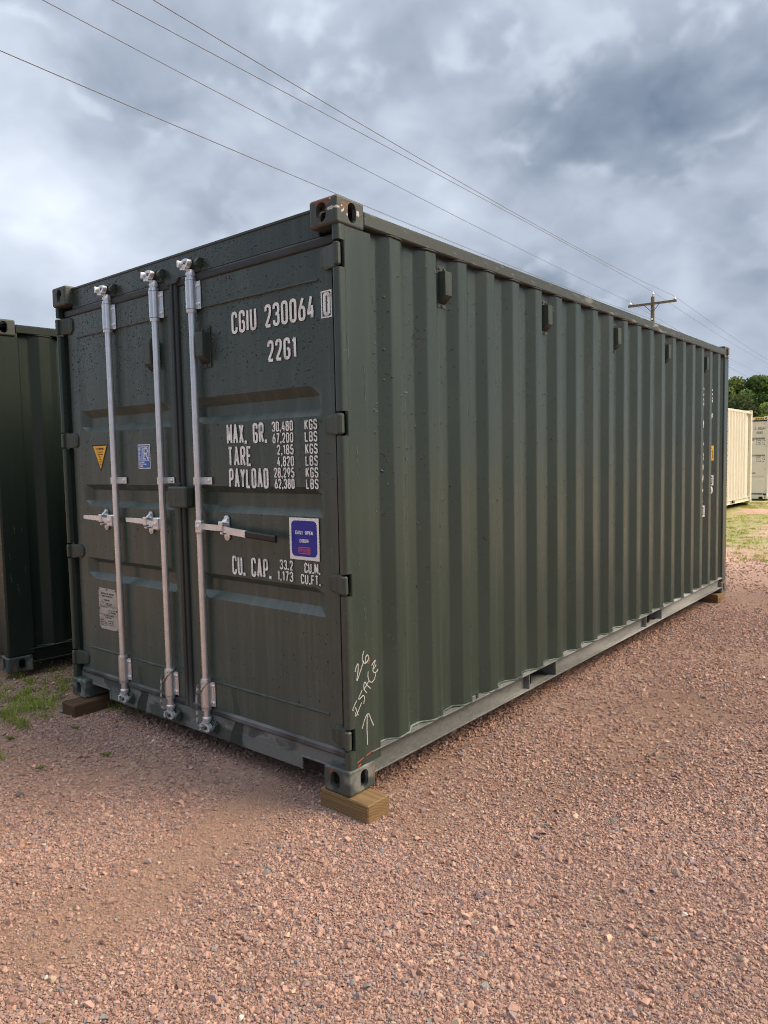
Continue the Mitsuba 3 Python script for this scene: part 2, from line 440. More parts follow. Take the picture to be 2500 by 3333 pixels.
# ---------------------------------------------------------------- stencil lettering (stroke font)
GLY = {
    'C': (1, [[(1, 1.5), (1, 2), (0, 2), (0, 0), (1, 0), (1, .5)]]), 'G': (1, [[(1, 1.5), (1, 2), (0, 2), (0, 0), (1, 0), (1, .95)], [(1, .95), (.5, .95)]]),
    'I': (0, [[(0, 0), (0, 2)]]), 'U': (1, [[(0, 2), (0, 0), (1, 0), (1, 2)]]), '0': (1, 'O'), 'O': (1, 'O'),
    '2': (1, [[(0, 1.5), (0, 2), (1, 2), (1, 1.2), (0, 0)], [(0, 0), (1, 0)]]), '3': (1, [[(0, 1.55), (0, 2), (1, 2), (1, 1.05), (.4, 1.05)], [(.4, 1.05), (1, 1.05), (1, 0), (0, 0), (0, .45)]]),
    '6': (1, [[(.72, 2), (0, .85), (0, 0), (1, 0), (1, 1.15), (.15, 1.15)]]), '9': (1, [[(.28, 0), (1, 1.15), (1, 2), (0, 2), (0, .85), (.85, .85)]]),
    '4': (1, [[(.62, 2), (0, .48), (1.05, .48)], [(.76, 1.15), (.76, 0)]]), '1': (.4, [[(0, 1.62), (.4, 2)], [(.4, 2), (.4, 0)]]), '7': (1, [[(0, 2), (1, 2), (.35, 0)]]),
    '8': (1, '8'), '5': (1, [[(.95, 2), (.1, 2), (.05, 1.15)], [(.05, 1.12), (1, 1.2), (1, 0), (0, 0), (0, .45)]]),
    'M': (1.25, [[(0, 0), (0, 2), (.625, .45), (1.25, 2), (1.25, 0)]]), 'A': (1.1, [[(0, 0), (.55, 2), (1.1, 0)], [(.2, .6), (.9, .6)]]), 'X': (1, [[(0, 0), (1, 2)], [(0, 2), (1, 0)]]),
    'R': (1, [[(0, 0), (0, 2)], [(0, 2), (1, 2), (1, 1), (0, 1)], [(.45, 1), (1, 0)]]), 'T': (1, [[(0, 2), (1, 2)], [(.5, 2), (.5, 0)]]), 'E': (.9, [[(.9, 2), (0, 2), (0, 0), (.9, 0)], [(0, 1.05), (.8, 1.05)]]),
    'F': (.9, [[(.9, 2), (0, 2), (0, 0)], [(0, 1.05), (.8, 1.05)]]), 'P': (1, [[(0, 0), (0, 2)], [(0, 2), (1, 2), (1, .9), (0, .9)]]), 'Y': (1, [[(0, 2), (.5, 1), (1, 2)], [(.5, 1), (.5, 0)]]),
    'L': (.9, [[(0, 2), (0, 0), (.9, 0)]]), 'D': (1, [[(0, 0), (0, 2)], [(0, 2), (1, 2), (1, 0), (0, 0)]]), 'K': (1, [[(0, 0), (0, 2)], [(1, 2), (0, .8)], [(.3, 1.2), (1, 0)]]),
    'S': (1, [[(1, 1.55), (1, 2), (0, 2), (0, 1.08), (1, .98), (1, 0), (0, 0), (0, .45)]]), 'B': (1, [[(0, 0), (0, 2)], [(0, 2), (.95, 2), (.95, 1.05), (0, 1.05)], [(0, 1.05), (1, 1.05), (1, 0), (0, 0)]]),
    'J': (.8, [[(.8, 2), (.8, 0), (0, 0), (0, .5)]]), 'N': (1, [[(0, 0), (0, 2), (1, 0), (1, 2)]]), 'H': (1, [[(0, 0), (0, 2)], [(1, 0), (1, 2)], [(0, 1), (1, 1)]]), 'W': (1.3, [[(0, 2), (.32, 0), (.65, 1.6), (.98, 0), (1.3, 2)]]),
    'Z': (1, [[(0, 2), (1, 2), (0, 0), (1, 0)]]), 'Q': (1, 'O'), 'V': (1, [[(0, 2), (.5, 0), (1, 2)]]), '-': (.6, [[(0, 1), (.6, 1)]]),
}
SHARP = set('EFLTMNWZ47VAX')


def fillet(pts, r, closed=False):
    pts = [np.array(p, float) for p in pts]
    out, n = [], len(pts)
    for i in range(n):
        if not closed and i in (0, n - 1):
            out.append(pts[i]); continue
        a, b, c = pts[i - 1], pts[i], pts[(i + 1) % n]
        u, v = a - b, c - b
        lu, lv = np.linalg.norm(u), np.linalg.norm(v)
        q = min(r, .5 * lu if closed or 0 < i - 1 else .9 * lu, .5 * lv if closed or i + 1 < n - 1 else .9 * lv)
        p0, p1 = b + u / lu * q, b + v / lv * q
        for t in np.linspace(0, 1, 6):
            out.append((1 - t) ** 2 * p0 + 2 * t * (1 - t) * b * 1.0 + t * t * p1)
    if closed: out.append(out[0])
    return out


def text_poly(s, W, H, stroke):
    """the string fitted into W x H metres, reading along +u from the origin"""
    space, gap = .75, .42
    units = 0; n = 0
    for i, ch in enumerate(s):
        units += space if ch == ' ' else (.1 if ch in '.,' else GLY[ch][0])
        if i < len(s) - 1: units += gap; n += 1
    k = (W - stroke * (1 + .9 * n)) / max(units, 1e-3)
    g2 = gap * k + .9 * stroke
    x, out = stroke / 2, []
    hs = (H - stroke) / 2
    for ch in s:
        if ch == ' ':
            x += space * k + g2; continue
        if ch in '.,':
            d_ = sbox(x - stroke * .6, 0, x + stroke * .6, stroke * 1.25)
            out.append(d_ if ch == '.' else unary_union([d_, Polygon([(x - stroke * .1, .1 * stroke), (x + stroke * .6, .1 * stroke), (x, -stroke)])])); x += .1 * k + g2; continue
        w, st = GLY[ch]
        rr = k * .5
        if st == 'O':
            L = [fillet([(0, 0), (0, 2 * hs), (k, 2 * hs), (k, 0)], rr, True)]
        elif st == '8':
            L = [fillet([(.05 * k, 1.06 * hs), (.05 * k, 2 * hs), (.95 * k, 2 * hs), (.95 * k, 1.06 * hs)], rr, True), fillet([(0, 0), (0, 1.06 * hs), (k, 1.06 * hs), (k, 0)], rr, True)]
        else:
            L = [fillet([(a * k, b * hs) for a, b in p], 1e-5 if ch in SHARP else rr) if len(p) > 2 else [(a * k, b * hs) for a, b in p] for p in st]
        for p in L:
            out.append(affinity.translate(LineString(p).buffer(stroke / 2, cap_style='flat', join_style='mitre', mitre_limit=1.6), x, stroke / 2))
        x += w * k + g2
    return unary_union(out).simplify(stroke * .02)


DX = .055            # plane of the main container's doors
TD = .0012


def door_text(parent, s, yl, yr, z0, z1, stroke, mat='white_marking', x=DX, name='marking', label=None):
    put(parent + '__' + name, extr(text_poly(s, yl - yr, z1 - z0, stroke), (x - .0002, yl, z0), (0, -1, 0), (0, 0, 1), TD), mat, label=label)


# ---------------------------------------------------------------- container builder
def casting(x0, x1, y0, y1, z0, z1, ends, seed=0):
    """hollow corner casting with oval holes; ends: (x side with hole, y side with hole, z side with hole) as signs"""
    r = .013
    pts = [m3.Manifold.sphere(r, 16).translate((x, y, z)) for x in (x0 + r, x1 - r) for y in (y0 + r, y1 - r) for z in (z0 + r, z1 - r)]
    b = m3.Manifold.batch_hull(pts)
    w = .022
    b = b - m3.Manifold.cube((x1 - x0 - 2 * w, y1 - y0 - 2 * w, z1 - z0 - 2 * w)).translate((x0 + w, y0 + w, z0 + w))
    cx, cy, cz = (x0 + x1) / 2, (y0 + y1) / 2, (z0 + z1) / 2

    def hole(w_, h_, axis, s):
        c = cross(stadium(w_, h_))
        e = m3.Manifold.extrude(c, .06)
        if axis == 0:
            e = e.rotate((90, 0, 90)).translate((x0 - .03 if s < 0 else x1 - .03, cy + (.008 if y0 < 1 else -.008), cz))
        elif axis == 1:
            e = e.rotate((90, 0, 0)).translate((cx + (.008 if x0 < 1 else -.008), y0 + .03 if s < 0 else y1 + .03, cz))
        else:
            e = e.translate((cx, cy, z0 - .03 if s < 0 else z1 - .03))
        return e
    b = b - hole(.056, .082, 0, ends[0]) - hole(.052, .084, 1, ends[1]) - hole(.062, .11, 2, ends[2])
    return man2tm(b)


PITCH = .2788


def corr_profile(xa, xb, x_first, depth=.040, y_out=.004, sgn=1, base=0.):
    """points (x, y) of the corrugated sheet between xa and xb; outer faces start at x_first + k * PITCH"""
    pts = []
    k0 = int(math.floor((xa - x_first) / PITCH)) - 1
    k1 = int(math.ceil((xb - x_first) / PITCH)) + 1
    for k in range(k0, k1 + 1):
        s = x_first + k * PITCH
        pts += [(s, y_out), (s + .076, y_out), (s + .1405, y_out + depth), (s + .2145, y_out + depth)]
    p = np.array(pts)
    xs = np.unique(np.r_[xa, p[(p[:, 0] > xa) & (p[:, 0] < xb), 0], xb])
    ys = np.interp(xs, p[:, 0], p[:, 1])
    tail = x_first + 19 * PITCH + .2145                      # beyond the last rib the sheet lies deep beside the post
    if xb > tail + .05 and x_first < .36:
        k = xs <= tail; xs, ys = np.r_[xs[k], tail, tail + .03, xb], np.r_[ys[k], y_out + depth, y_out + depth + .035, y_out + depth + .035]
        xs, u_ = np.unique(xs, return_index=True); ys = ys[u_]
    # soft bends: split every bend in three
    q = [(xs[0], ys[0])]
    for i in range(1, len(xs) - 1):
        b = np.array([xs[i], ys[i]]); a = np.array([xs[i - 1], ys[i - 1]]); c = np.array([xs[i + 1], ys[i + 1]])
        e = min(.007, .3 * np.linalg.norm(b - a), .3 * np.linalg.norm(c - b))
        p0 = b + (a - b) / np.linalg.norm(a - b) * e; p1 = b + (c - b) / np.linalg.norm(c - b) * e
        q += [tuple(p0), tuple(.25 * p0 + .5 * b + .25 * p1), tuple(p1)]
    q.append((xs[-1], ys[-1]))
    q = np.array(q)
    q[:, 1] = base + sgn * q[:, 1]
    return q


def sheet(q, z0, z1, nz=2, thick=0):
    zs = np.linspace(z0, z1, nz)
    n = len(q)
    v = np.array([[x, y, z] for z in zs for x, y in q])
    f = []
    for i in range(nz - 1):
        for j in range(n - 1):
            f += [[i * n + j, i * n + j + 1, (i + 1) * n + j + 1], [i * n + j, (i + 1) * n + j + 1, (i + 1) * n + j]]
    return tm(v, f)


def side_wall(K, M, L, H, mat, y=0., sgn=1, x_first=.358, xa=.20, sheets=5, rail='rail_paint', low='lower_rail_paint', pockets=((1.65, 2.0), (3.655, 4.02)), bead=True, cast=.178):
    """top rail, lower rail, corrugated sheets. y: plane of the outer faces; sgn: +1 = the inside lies towards +y"""
    xb = L - .15
    Y = lambda a, b: (min(y + sgn * a, y + sgn * b), max(y + sgn * a, y + sgn * b))
    y0, y1 = Y(.002, .062)
    put(K + '__top_rail', box(cast - .002, L - cast + .035, y0, y1, H - .094, H - .031, .006), rail, 30, M)
    edges = np.linspace(xa, xb, sheets + 1)
    for k in range(1, sheets):   # seams stand on inner faces
        edges[k] = x_first + round((edges[k] - x_first - .18) / PITCH) * PITCH + .178
    for a, b in zip(edges[:-1], edges[1:]):
        put(K + '__side_panel', sheet(corr_profile(a, b, x_first, sgn=sgn, base=y), .160, H - .088), mat, False, M)
    # lower rail: top flange, web, bottom flange
    parts = [box(cast - .02, L - cast + .02, *Y(.001, .072), .156, .163, .002), box(cast - .01, L - cast + .01, *Y(0, .05), .058, .066, .002)]
    xs = [cast - .01] + [v for p in pockets for v in p] + [L - cast + .01]
    for a, b in zip(xs[::2], xs[1::2]):
        parts.append(box(a, b, *Y(.040, .047), .064, .157))
    kr = put(K + '__bottom_rail', cat(parts), low, 30, M)
    for a, b in pockets:
        w = [box(a - .006, a, *Y(.003, 1.2), .066, .156), box(b, b + .006, *Y(.003, 1.2), .066, .156), box(a, b, *Y(.05, 1.2), .050, .057), box(a, b, *Y(1.2, 1.21), .05, .157)]
        put(kr + '__fork_pocket', cat(w), low, False, M)
    if bead:
        rg = np.random.default_rng(5)
        q = corr_profile(xa + .02, xb, x_first, sgn=sgn, base=y)
        xs = np.linspace(xa + .02, xb, 900); ys = np.interp(xs, q[:, 0], q[:, 1])
        n1 = meshkit.fbm(np.stack([xs * 7, 0 * xs, 0 * xs], -1), 4, 3)
        put(K + '__sealant_bead', tube(np.stack([xs, ys - sgn * .004, .165 + .010 * (n1 - .3)], -1), .003 + .0035 * n1, 6), 'sealant', True, M)
        put(K + '__roof_bead', tube(np.stack([xs, ys - sgn * .002, H - .095 - .006 * n1], -1), .002 + .005 * n1, 6), 'brown_sealant', True, M)


def container_frame(K, M, L, W, H, mat, cast_mat='casting_paint', rail='rail_paint', low='lower_rail_paint', detail=True, x_first=.358, pockets=((1.65, 2.0), (3.655, 4.02)), back=True, panels=5, left=True):
    for x0, x1, sx in ((0, .178, -1), (L - .178, L, 1)):
        for y0, y1, sy in ((0, .162, -1), (W - .162, W, 1)):
            for z0, z1, sz in ((0, .118, -1), (H - .118, H, 1)):
                put(K + '__corner_casting', casting(x0, x1, y0, y1, z0, z1, (sx, sy, sz)), cast_mat, 40, M)
    side_wall(K, M, L, H, mat, 0., 1, x_first, sheets=panels, rail=rail, low=low, pockets=pockets, bead=detail)
    if left:
        side_wall(K, M, L, H, mat, W, -1, x_first, sheets=panels, rail=rail, low=low, pockets=pockets, bead=False)
    # roof and floor
    put(K + '__roof', box(.06, L - .06, .05, W - .05, H - .05, H - .036), mat, False, M)
    fl = [box(.1, L - .1, .06, W - .06, .135, .160)]
    for x in np.arange(.45, L - .3, .42):
        fl.append(box(x, x + .045, .05, W - .05, .045, .135))
    put(K + '__floor', cat(fl), 'shade_black', False, M)
    # far posts and end wall
    if back:
        put(K + '__corner_post', box(L - .150, L - .004, .006, .10, .116, H - .116, .008), mat, 30, M)
        put(K + '__corner_post', box(L - .150, L - .004, W - .10, W - .006, .116, H - .116, .008), mat, 30, M)
        q = corr_profile(.08, W - .08, .19, sgn=-1, base=L - .01)
        e = sheet(q, .160, H - .06)
        put(K + '__end_wall', tm(np.asarray(e.vertices)[:, [1, 0, 2]], e.faces), mat, 20, M)
        put_each(K + '__end_rail', [box(L - .07, L - .012, .15, W - .15, H - .12, H - .035, .005), box(L - .07, L - .012, .15, W - .15, .05, .165, .005)], rail, 30, M)


HINGES = ((2.306, 2.402), (1.598, 1.686), (.900, .982), (.206, .292))


def door_posts(K, M, W, H, mat, x_in=.224):
    """near posts with hinge slots; lip pieces between the hinges"""
    for y0, s in ((0, 1), (W, -1)):
        Y = lambda a, b: (min(y0 + s * a, y0 + s * b), max(y0 + s * a, y0 + s * b))
        body = cat([box(.050, x_in, *Y(.006, .026), .116, H - .116, .003), box(x_in - .02, x_in, *Y(.026, .07), .116, H - .116), box(.16, .2, *Y(.026, .13), .116, H - .116)])
        kp = put(K + '__corner_post', body, mat, 30, M)
        zs = [.116] + [v for h in HINGES[::-1] for v in (h[0] - .008 + H - 2.591 if h[0] > 2 else h[0] - .008, h[1] + .010 + H - 2.591 if h[0] > 2 else h[1] + .010)] + [H - .116]
        for a, b in zip(zs[::2], zs[1::2]):
            w_ = .046 if s > 0 else .030
            poly = rrect(0, .05, 0, w_ - .004, .014, 5)
            c = cross(poly)
            mm = man2tm(m3.Manifold.extrude(c, b - a))
            v = np.asarray(mm.vertices)
            v2 = np.stack([v[:, 0] + .012, y0 + s * (v[:, 1] + .006), v[:, 2] + a], -1)
            put(kp + '__lip', tm(v2, mm.faces if s > 0 else mm.faces[:, ::-1]), mat, 35, M)
        for a, b in zip(zs[1:-1:2], zs[2:-1:2]):
            pass


def hinge_mesh(z0, z1, y0, s):
    """knuckle at the post, leaf on the door"""
    zc, h = (z0 + z1) / 2, (z1 - z0) / 2
    k = box(.006, .033, *sorted((y0 + s * .008, y0 + s * .036)), z0, z1, .006)
    leaf = Polygon([(.020, -h + .004), (.105, -h + .004), (.128, -h * .55), (.132, h * .45), (.112, h * .9), (.080, h), (.020, h * .92)])
    c = m3.Manifold.extrude(cross(leaf.buffer(.004)), .012)
    v = man2tm(c)
    q = np.asarray(v.vertices)
    y = y0 + s * (q[:, 0] + .012)
    x = np.interp(q[:, 0], [.02, .06, .14], [.022, .044, .047]) + (.012 - q[:, 2]) * .9
    leafm = tm(np.stack([x, y, zc + q[:, 1]], -1), v.faces if s < 0 else v.faces)
    rib = Polygon([(.04, -h * .35), (.085, -h * .35), (.095, -h * .6), (.12, -h * .3), (.12, h * .3), (.075, h * .35), (.07, h * .15), (.04, h * .15)])
    r = man2tm(m3.Manifold.extrude(cross(rib), .016))
    q = np.asarray(r.vertices)
    x = np.interp(q[:, 0], [.02, .06, .14], [.022, .044, .047]) + (.012 - q[:, 2]) * .9
    m = cat([k, leafm, tm(np.stack([x, y0 + s * (q[:, 0] + .012), zc + q[:, 1]], -1), r.faces)])
    m.fix_normals()
    return m


BANDS = ((1.822, 1.776, 1.724, 1.686), (1.367, 1.333, 1.268, 1.231), (.908, .878, .815, .776))


def door_leaf(yr, yl, z0, z1, pr, pl, wt=2.275, wb=.330, x=DX, dep=.036):
    """a door: flat frame with a pressed panel (pr..pl) holding recessed bands"""
    v, f = [], []
    ys = [yr, pr, pr + .012, pr + .075, pl - .075, pl - .012, pl, yl]
    # heights: (z, x at the panel, is band)
    rows = [(z0, 0), (wb, 0), (wb + .006, 1)]
    for t, ti, bi, b in BANDS[::-1]:
        rows += [(b, 1), (bi, 2), (ti, 2), (t, 1)]
    rows += [(wt - .006, 1), (wt, 0), (z1, 0)]
    rows.sort()
    pan = .004
    for z, k in rows:
        for i, y in enumerate(ys):
            d = 0
            if k >= 1 and 1 < i < 6: d = pan
            if k == 2 and i in (3, 4): d = dep
            if k == 2 and i in (2, 5): d = pan
            v.append([x + d, y, z])
    n = len(ys)
    for i in range(len(rows) - 1):
        for j in range(n - 1):
            a, b, c, d = i * n + j, i * n + j + 1, (i + 1) * n + j + 1, (i + 1) * n + j
            f += [[a, c, b], [a, d, c]]
    m = tm(v, f)
    edge = [box(x + .001, x + .05, yr, yr + .004, z0, z1), box(x + .001, x + .05, yl - .004, yl, z0, z1), box(x + .045, x + .05, yr, yl, z0, z1)]
    return cat([m] + edge)


def bolt(x, y, z, ax=(-1, 0, 0), r=.008):
    return lathe([(r * .8, 0), (r, .001), (r * .95, .004), (r * .55, .007), (0, .008)], (x, y, z), ax, 10)


def locking_bar(K, M, y, handle_dir, zt=2.45, zb=.135, handle_z=1.157, H=2.591):
    xb, r = .028, .0185
    kb = put(K + '__locking_bar', cyl((xb, y, zb), (xb, y, zt), r, 24), 'galvanised', 40, M)
    for zc, hh in ((2.34, .070), (.262, .066)):
        sad = [np.array([xb - .026 * math.cos(t), y + .026 * math.sin(t)]) for t in np.linspace(-PI / 2, PI / 2, 15)]
        pl = LineString([(.050, y - .047), (.050, y - .033), (.046, y - .027)] + [tuple(s) for s in sad] + [(.046, y + .027), (.050, y + .033), (.050, y + .047)]).buffer(.003, 3)
        kk = put(kb + '__guide_bracket', extr(pl, (0, 0, zc - hh), (1, 0, 0), (0, 1, 0), 2 * hh), 'galvanised', 30, M)
        put_each(kb + '__collar', [lathe([(r, -hh - .020), (.0265, -hh - .019), (.0275, -hh - .003), (.022, -hh - .002)], (xb, y, zc), n=20), lathe([(.022, hh + .002), (.0275, hh + .003), (.0265, hh + .018), (r, hh + .019)], (xb, y, zc), n=20)], 'galvanised', 40, M)
        put_each(kb + '__bolt', [bolt(.047, y - .039, zc + s * .045) for s in (-1, 1)], 'galvanised_bright', 40, M)
        a = -.8
        put_each(kb + '__grease_hole', [cyl((xb - .0285 * math.cos(.55), y + .0285 * math.sin(.55), zc + s * .045), (xb - .0300 * math.cos(.55), y + .0300 * math.sin(.55), zc + s * .045), .0055, 10) for s in (-1, 1)], 'black_print', False, M)
    # mid clamp
    zc = 1.394
    sad = [(xb - .0225 * math.cos(t), y + .0225 * math.sin(t)) for t in np.linspace(-PI / 2, PI / 2, 13)]
    pl = LineString([(.050, y - .085), (.050, y - .03)] + sad + [(.050, y + .03), (.050, y + .045)]).buffer(.0025, 3)
    kc = put(kb + '__clamp', extr(pl, (0, 0, zc - .019), (1, 0, 0), (0, 1, 0), .038), 'galvanised', 30, M)
    put(kb + '__bolt', bolt(.047, y - .066, zc), 'galvanised_bright', 40, M)
    put(kb + '__grease_hole', cyl((xb - .0245 * math.cos(.6), y + .0245 * math.sin(.6), zc), (xb - .026 * math.cos(.6), y + .026 * math.sin(.6), zc), .0055, 10), 'black_print', False, M)
    # cams with their keepers
    for zc, s in ((2.458, 1), (.118, -1)):
        neck = lathe([(.0195, -.020), (.0245, -.016), (.0245, -.004), (.020, .004), (.016, .012)] if s > 0 else [(.016, -.012), (.020, -.004), (.0245, .004), (.0245, .016), (.0195, .020)], (xb, y, zc - s * .004), n=18)
        hook = unary_union([LineString(fillet([(-.030, -.010), (-.004, -.008), (.020, .004), (.030, .022), (.012, .030), (-.012, .027)], .02)).buffer(.0065, 4), Point(-.004, -.006).buffer(.014, 6)])
        hm = extr(hook, (.014, y, zc + s * .022), (0, -1, 0), (0, 0, s), .024)
        hm2 = extr(LineString([(-.034, .000), (-.036, .024)]).buffer(.006, 4), (.006, y, zc + s * .024), (0, -1, 0), (0, 0, s), .030)
        cm = cat([neck, hm, hm2]); cm.fix_normals()
        put(kb + '__cam', cm, 'galvanised_bright', 35, M)
        kp = [box(.044, .053, y - .055, y + .034, zc + s * .034 - .036, zc + s * .034 + .036, .004)]
        for yy in (-.048, .018):
            t = extr(Polygon([(0, -.018), (.034, -.014), (.038, .002), (.020, .022), (0, .028)]), (.046, y + yy - .007, zc + s * .034), (-1, 0, 0), (0, 0, 1), -.016)
            t.fix_normals(); kp.append(t)
        put(K + '__cam_keeper', cat(kp), 'green_detail', 30, M)
    # hub and handle
    s = handle_dir
    hz = handle_z
    hub = cat([box(xb - .036, xb - .006, *sorted((y + s * .004, y + s * .052)), hz - .034, hz + .034, .006), box(xb - .040, xb - .034, *sorted((y + s * .012, y + s * .044)), hz - .012, hz + .012, .003)])
    put(kb + '__handle_hub', hub, 'galvanised', 30, M)
    put(kb + '__bolt', bolt(xb - .036, y + s * .028, hz, r=.009), 'galvanised_bright', 40, M)
    if s > 0:
        path = [(.020, 0.03), (.018, .12), (.008, .20), (.004, .33)]
        zz = [0, .002, .010, .012]
        pts = np.array([(x_, y + s * d, hz + z_) for (x_, d), z_ in zip(path, zz)])
        hs = [.012, .012, .015, .011]
    else:
        pts = np.array([(.016, y - .03, hz + .002), (.016, y - .13, hz + .000), (.020, y - .20, hz - .002), (.012, y - .26, hz - .012), (.006, y - .40, hz - .020)])
        hs = [.015, .015, .014, .017, .017]
    segs = []
    for i in range(len(pts) - 1):
        a, b = pts[i], pts[i + 1]
        q = []
        for p_, h_ in ((a, hs[i]), (b, hs[i + 1])):
            for dx in (-.0045, .0045):
                for dz in (-1, 1):
                    q.append(p_ + [dx, 0, dz * h_])
        segs.append(hullm(q))
    kh = put(kb + '__handle', cat(segs), 'galvanised_bright', 30, M)
    if s < 0:
        a, b = pts[-1] + [0, .005, 0], pts[-1] + [-.006, -.215, -.012]
        q = [p_ + [dx, 0, dz] for p_ in (a, b) for dx, dz in ((-.009, -.010), (-.009, .010), (-.004, .017), (-.004, -.017), (.004, .017), (.004, -.017), (.009, .010), (.009, -.010))]
        put(kb + '__grip', hullm(q), 'black_grip', 30, M, label='black rubber grip on the long handle')
    # keeper plate on the door with its latch
    d = .152 if s > 0 else .195
    yy = y + s * d
    plate = extr(stadium(.040, .128), (.054, yy, hz - .002), (0, -1, 0), (0, 0, 1), .007)
    latch = cat([box(.010, .050, yy - .012, yy + .012, hz + .016, hz + .030, .004), box(.004, .012, yy - .016, yy + .016, hz - .016, hz + .034, .004), box(.010, .050, yy - .011, yy + .011, hz - .034, hz - .020, .004),
                 hullm([(.03, yy - s * .006, hz + .026), (.046, yy - .012, hz + .052), (.046, yy + .012, hz + .052), (.03, yy + s * .012, hz + .026), (.012, yy, hz + .02), (.02, yy + .008, hz + .03)])])
    kk = put(kb + '__handle_keeper', cat([plate, latch]), 'galvanised', 30, M)
    put_each(kb + '__bolt', [bolt(.047, yy, hz + .048, r=.011), bolt(.047, yy, hz - .052, r=.010)], 'galvanised_bright', 40, M)
    return kb


def vent(K, M, org, u, w):
    """louvre vent; org: centre on the sheet, u: along the wall to the right, w: outwards"""
    org, u, w = (np.asarray(a, float) for a in (org, u, w))
    R = np.eye(4); R[:3, 0] = u; R[:3, 1] = w; R[:3, 2] = [0, 0, 1]; R[:3, 3] = org
    MM = M @ R
    plate = box(-.037, .037, 0, .003, -.105, .105, .001)
    prof = Polygon([(.003, -.085), (.042, -.050), (.046, .068), (.003, .072)])
    hp = [(-.030, y_, z_) for y_, z_ in prof.exterior.coords[:-1]] + [(.030, y_, z_) for y_, z_ in prof.exterior.coords[:-1]]
    hp2 = [(s * .026, .0475, z_) for s in (-1, 1) for z_ in (-.048, .066)]
    kv = put(K + '__vent', cat([plate, hullm(hp + hp2), box(-.016, .016, .047, .0485, -.040, -.022, .0005)]), 'green_detail', 25, MM)
    g = []
    nrm = np.array([0, .035, -.039]); nrm = np.array([0, .67, -.74])
    for i in range(6):
        t = (i + .5) / 6
        c = np.array([0, .003 + .039 * t, -.085 + .035 * t])
        g.append(hullm([c + [sx * .026, 0, 0] + nrm * e + np.array([0, .74, .67]) * k * .0016 for sx in (-1, 1) for e in (.0002, .0012) for k in (-1, 1)]))
    for i in range(7):
        xx = -.026 + .052 * i / 6
        g.append(hullm([np.array([xx + sx * .0011, .003 + .039 * t, -.085 + .035 * t]) + nrm * e for sx in (-1, 1) for t in (.05, .95) for e in (.0002, .0012)]))
    put(kv + '__grille', cat(g), 'brown_sealant', False, MM)
    put_each(kv + '__screw', [cyl((x_, .002, z_), (x_, .009, z_), .0065, 8) for x_, z_ in ((-.020, .088), (.020, .088), (0, -.095))], 'steel_dark', False, MM)
    return kv


# ================================================================ the setting: ground and gravel
def graded(a, b, fine0, fine1, step, out):
    mid = np.arange(fine0, fine1 + 1e-9, step)
    lo = fine0 - np.geomspace(.3, fine0 - a, out); hi = fine1 + np.geomspace(.3, b - fine1, out)
    return np.r_[lo[::-1], mid, hi]


gx, gy = graded(-400, 600, -2.6, 8, .05, 40), graded(-500, 500, -2.6, 4.4, .05, 40)
GX, GY = np.meshgrid(gx, gy, indexing='ij')
GZ = ground_h(GX, GY)
nx, ny = len(gx), len(gy)
ii, jj = np.meshgrid(np.arange(nx - 1), np.arange(ny - 1), indexing='ij')
a_ = (ii * ny + jj).ravel()
F = np.vstack([np.stack([a_, a_ + ny, a_ + ny + 1], -1), np.stack([a_, a_ + ny + 1, a_ + 1], -1)])
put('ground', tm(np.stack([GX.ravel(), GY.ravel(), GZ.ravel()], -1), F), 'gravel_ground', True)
labels['ground'] = {'label': 'reddish gravel yard with sandy patches and thin grass farther off', 'category': 'ground', 'kind': 'structure'}

rng = np.random.default_rng(7)


def stone_lib(n, npts, seed):
    r = np.random.default_rng(seed); lib = []
    for _ in range(n):
        p = r.normal(size=(npts, 3)); p /= np.linalg.norm(p, axis=1, keepdims=True)
        p *= r.uniform(.9, 1.08, (npts, 1)) * np.array([1.08, .95, .86]) * r.uniform(.85, 1.15, 3)
        h = hullm(p)
        k = h.face_normals[:, 2] > -.62                  # the underside lies in the ground
        h = tm(h.vertices, np.asarray(h.faces)[k]); h.remove_unreferenced_vertices()
        lib.append((np.asarray(h.vertices), np.asarray(h.faces)))
    return lib


LIB = stone_lib(40, 13, 3)
LIBS = stone_lib(24, 8, 4)


def stone_colors(n):
    k = rng.random(n)[:, None]; t = rng.random(n)[:, None]
    c = np.array([.27, .158, .126]) * (1 - t) + np.array([.49, .308, .238]) * t
    c = np.where(k < .17, np.array([.27, .195, .185]) * (.8 + .5 * t), c)
    c = np.where((k > .17) & (k < .20), np.array([.24, .225, .21]) * (.6 + .7 * t), c)
    c = np.where((k > .20) & (k < .25), np.array([.50, .37, .27]) * (.8 + .25 * t), c)
    c = np.where((k > .27) & (k < .28), np.array([.42, .235, .155]) * (.8 + .3 * t), c)
    c = np.where(k > .998, np.array([.52, .48, .42]), c)
    return c * rng.uniform(.9, 1.1, (n, 1))


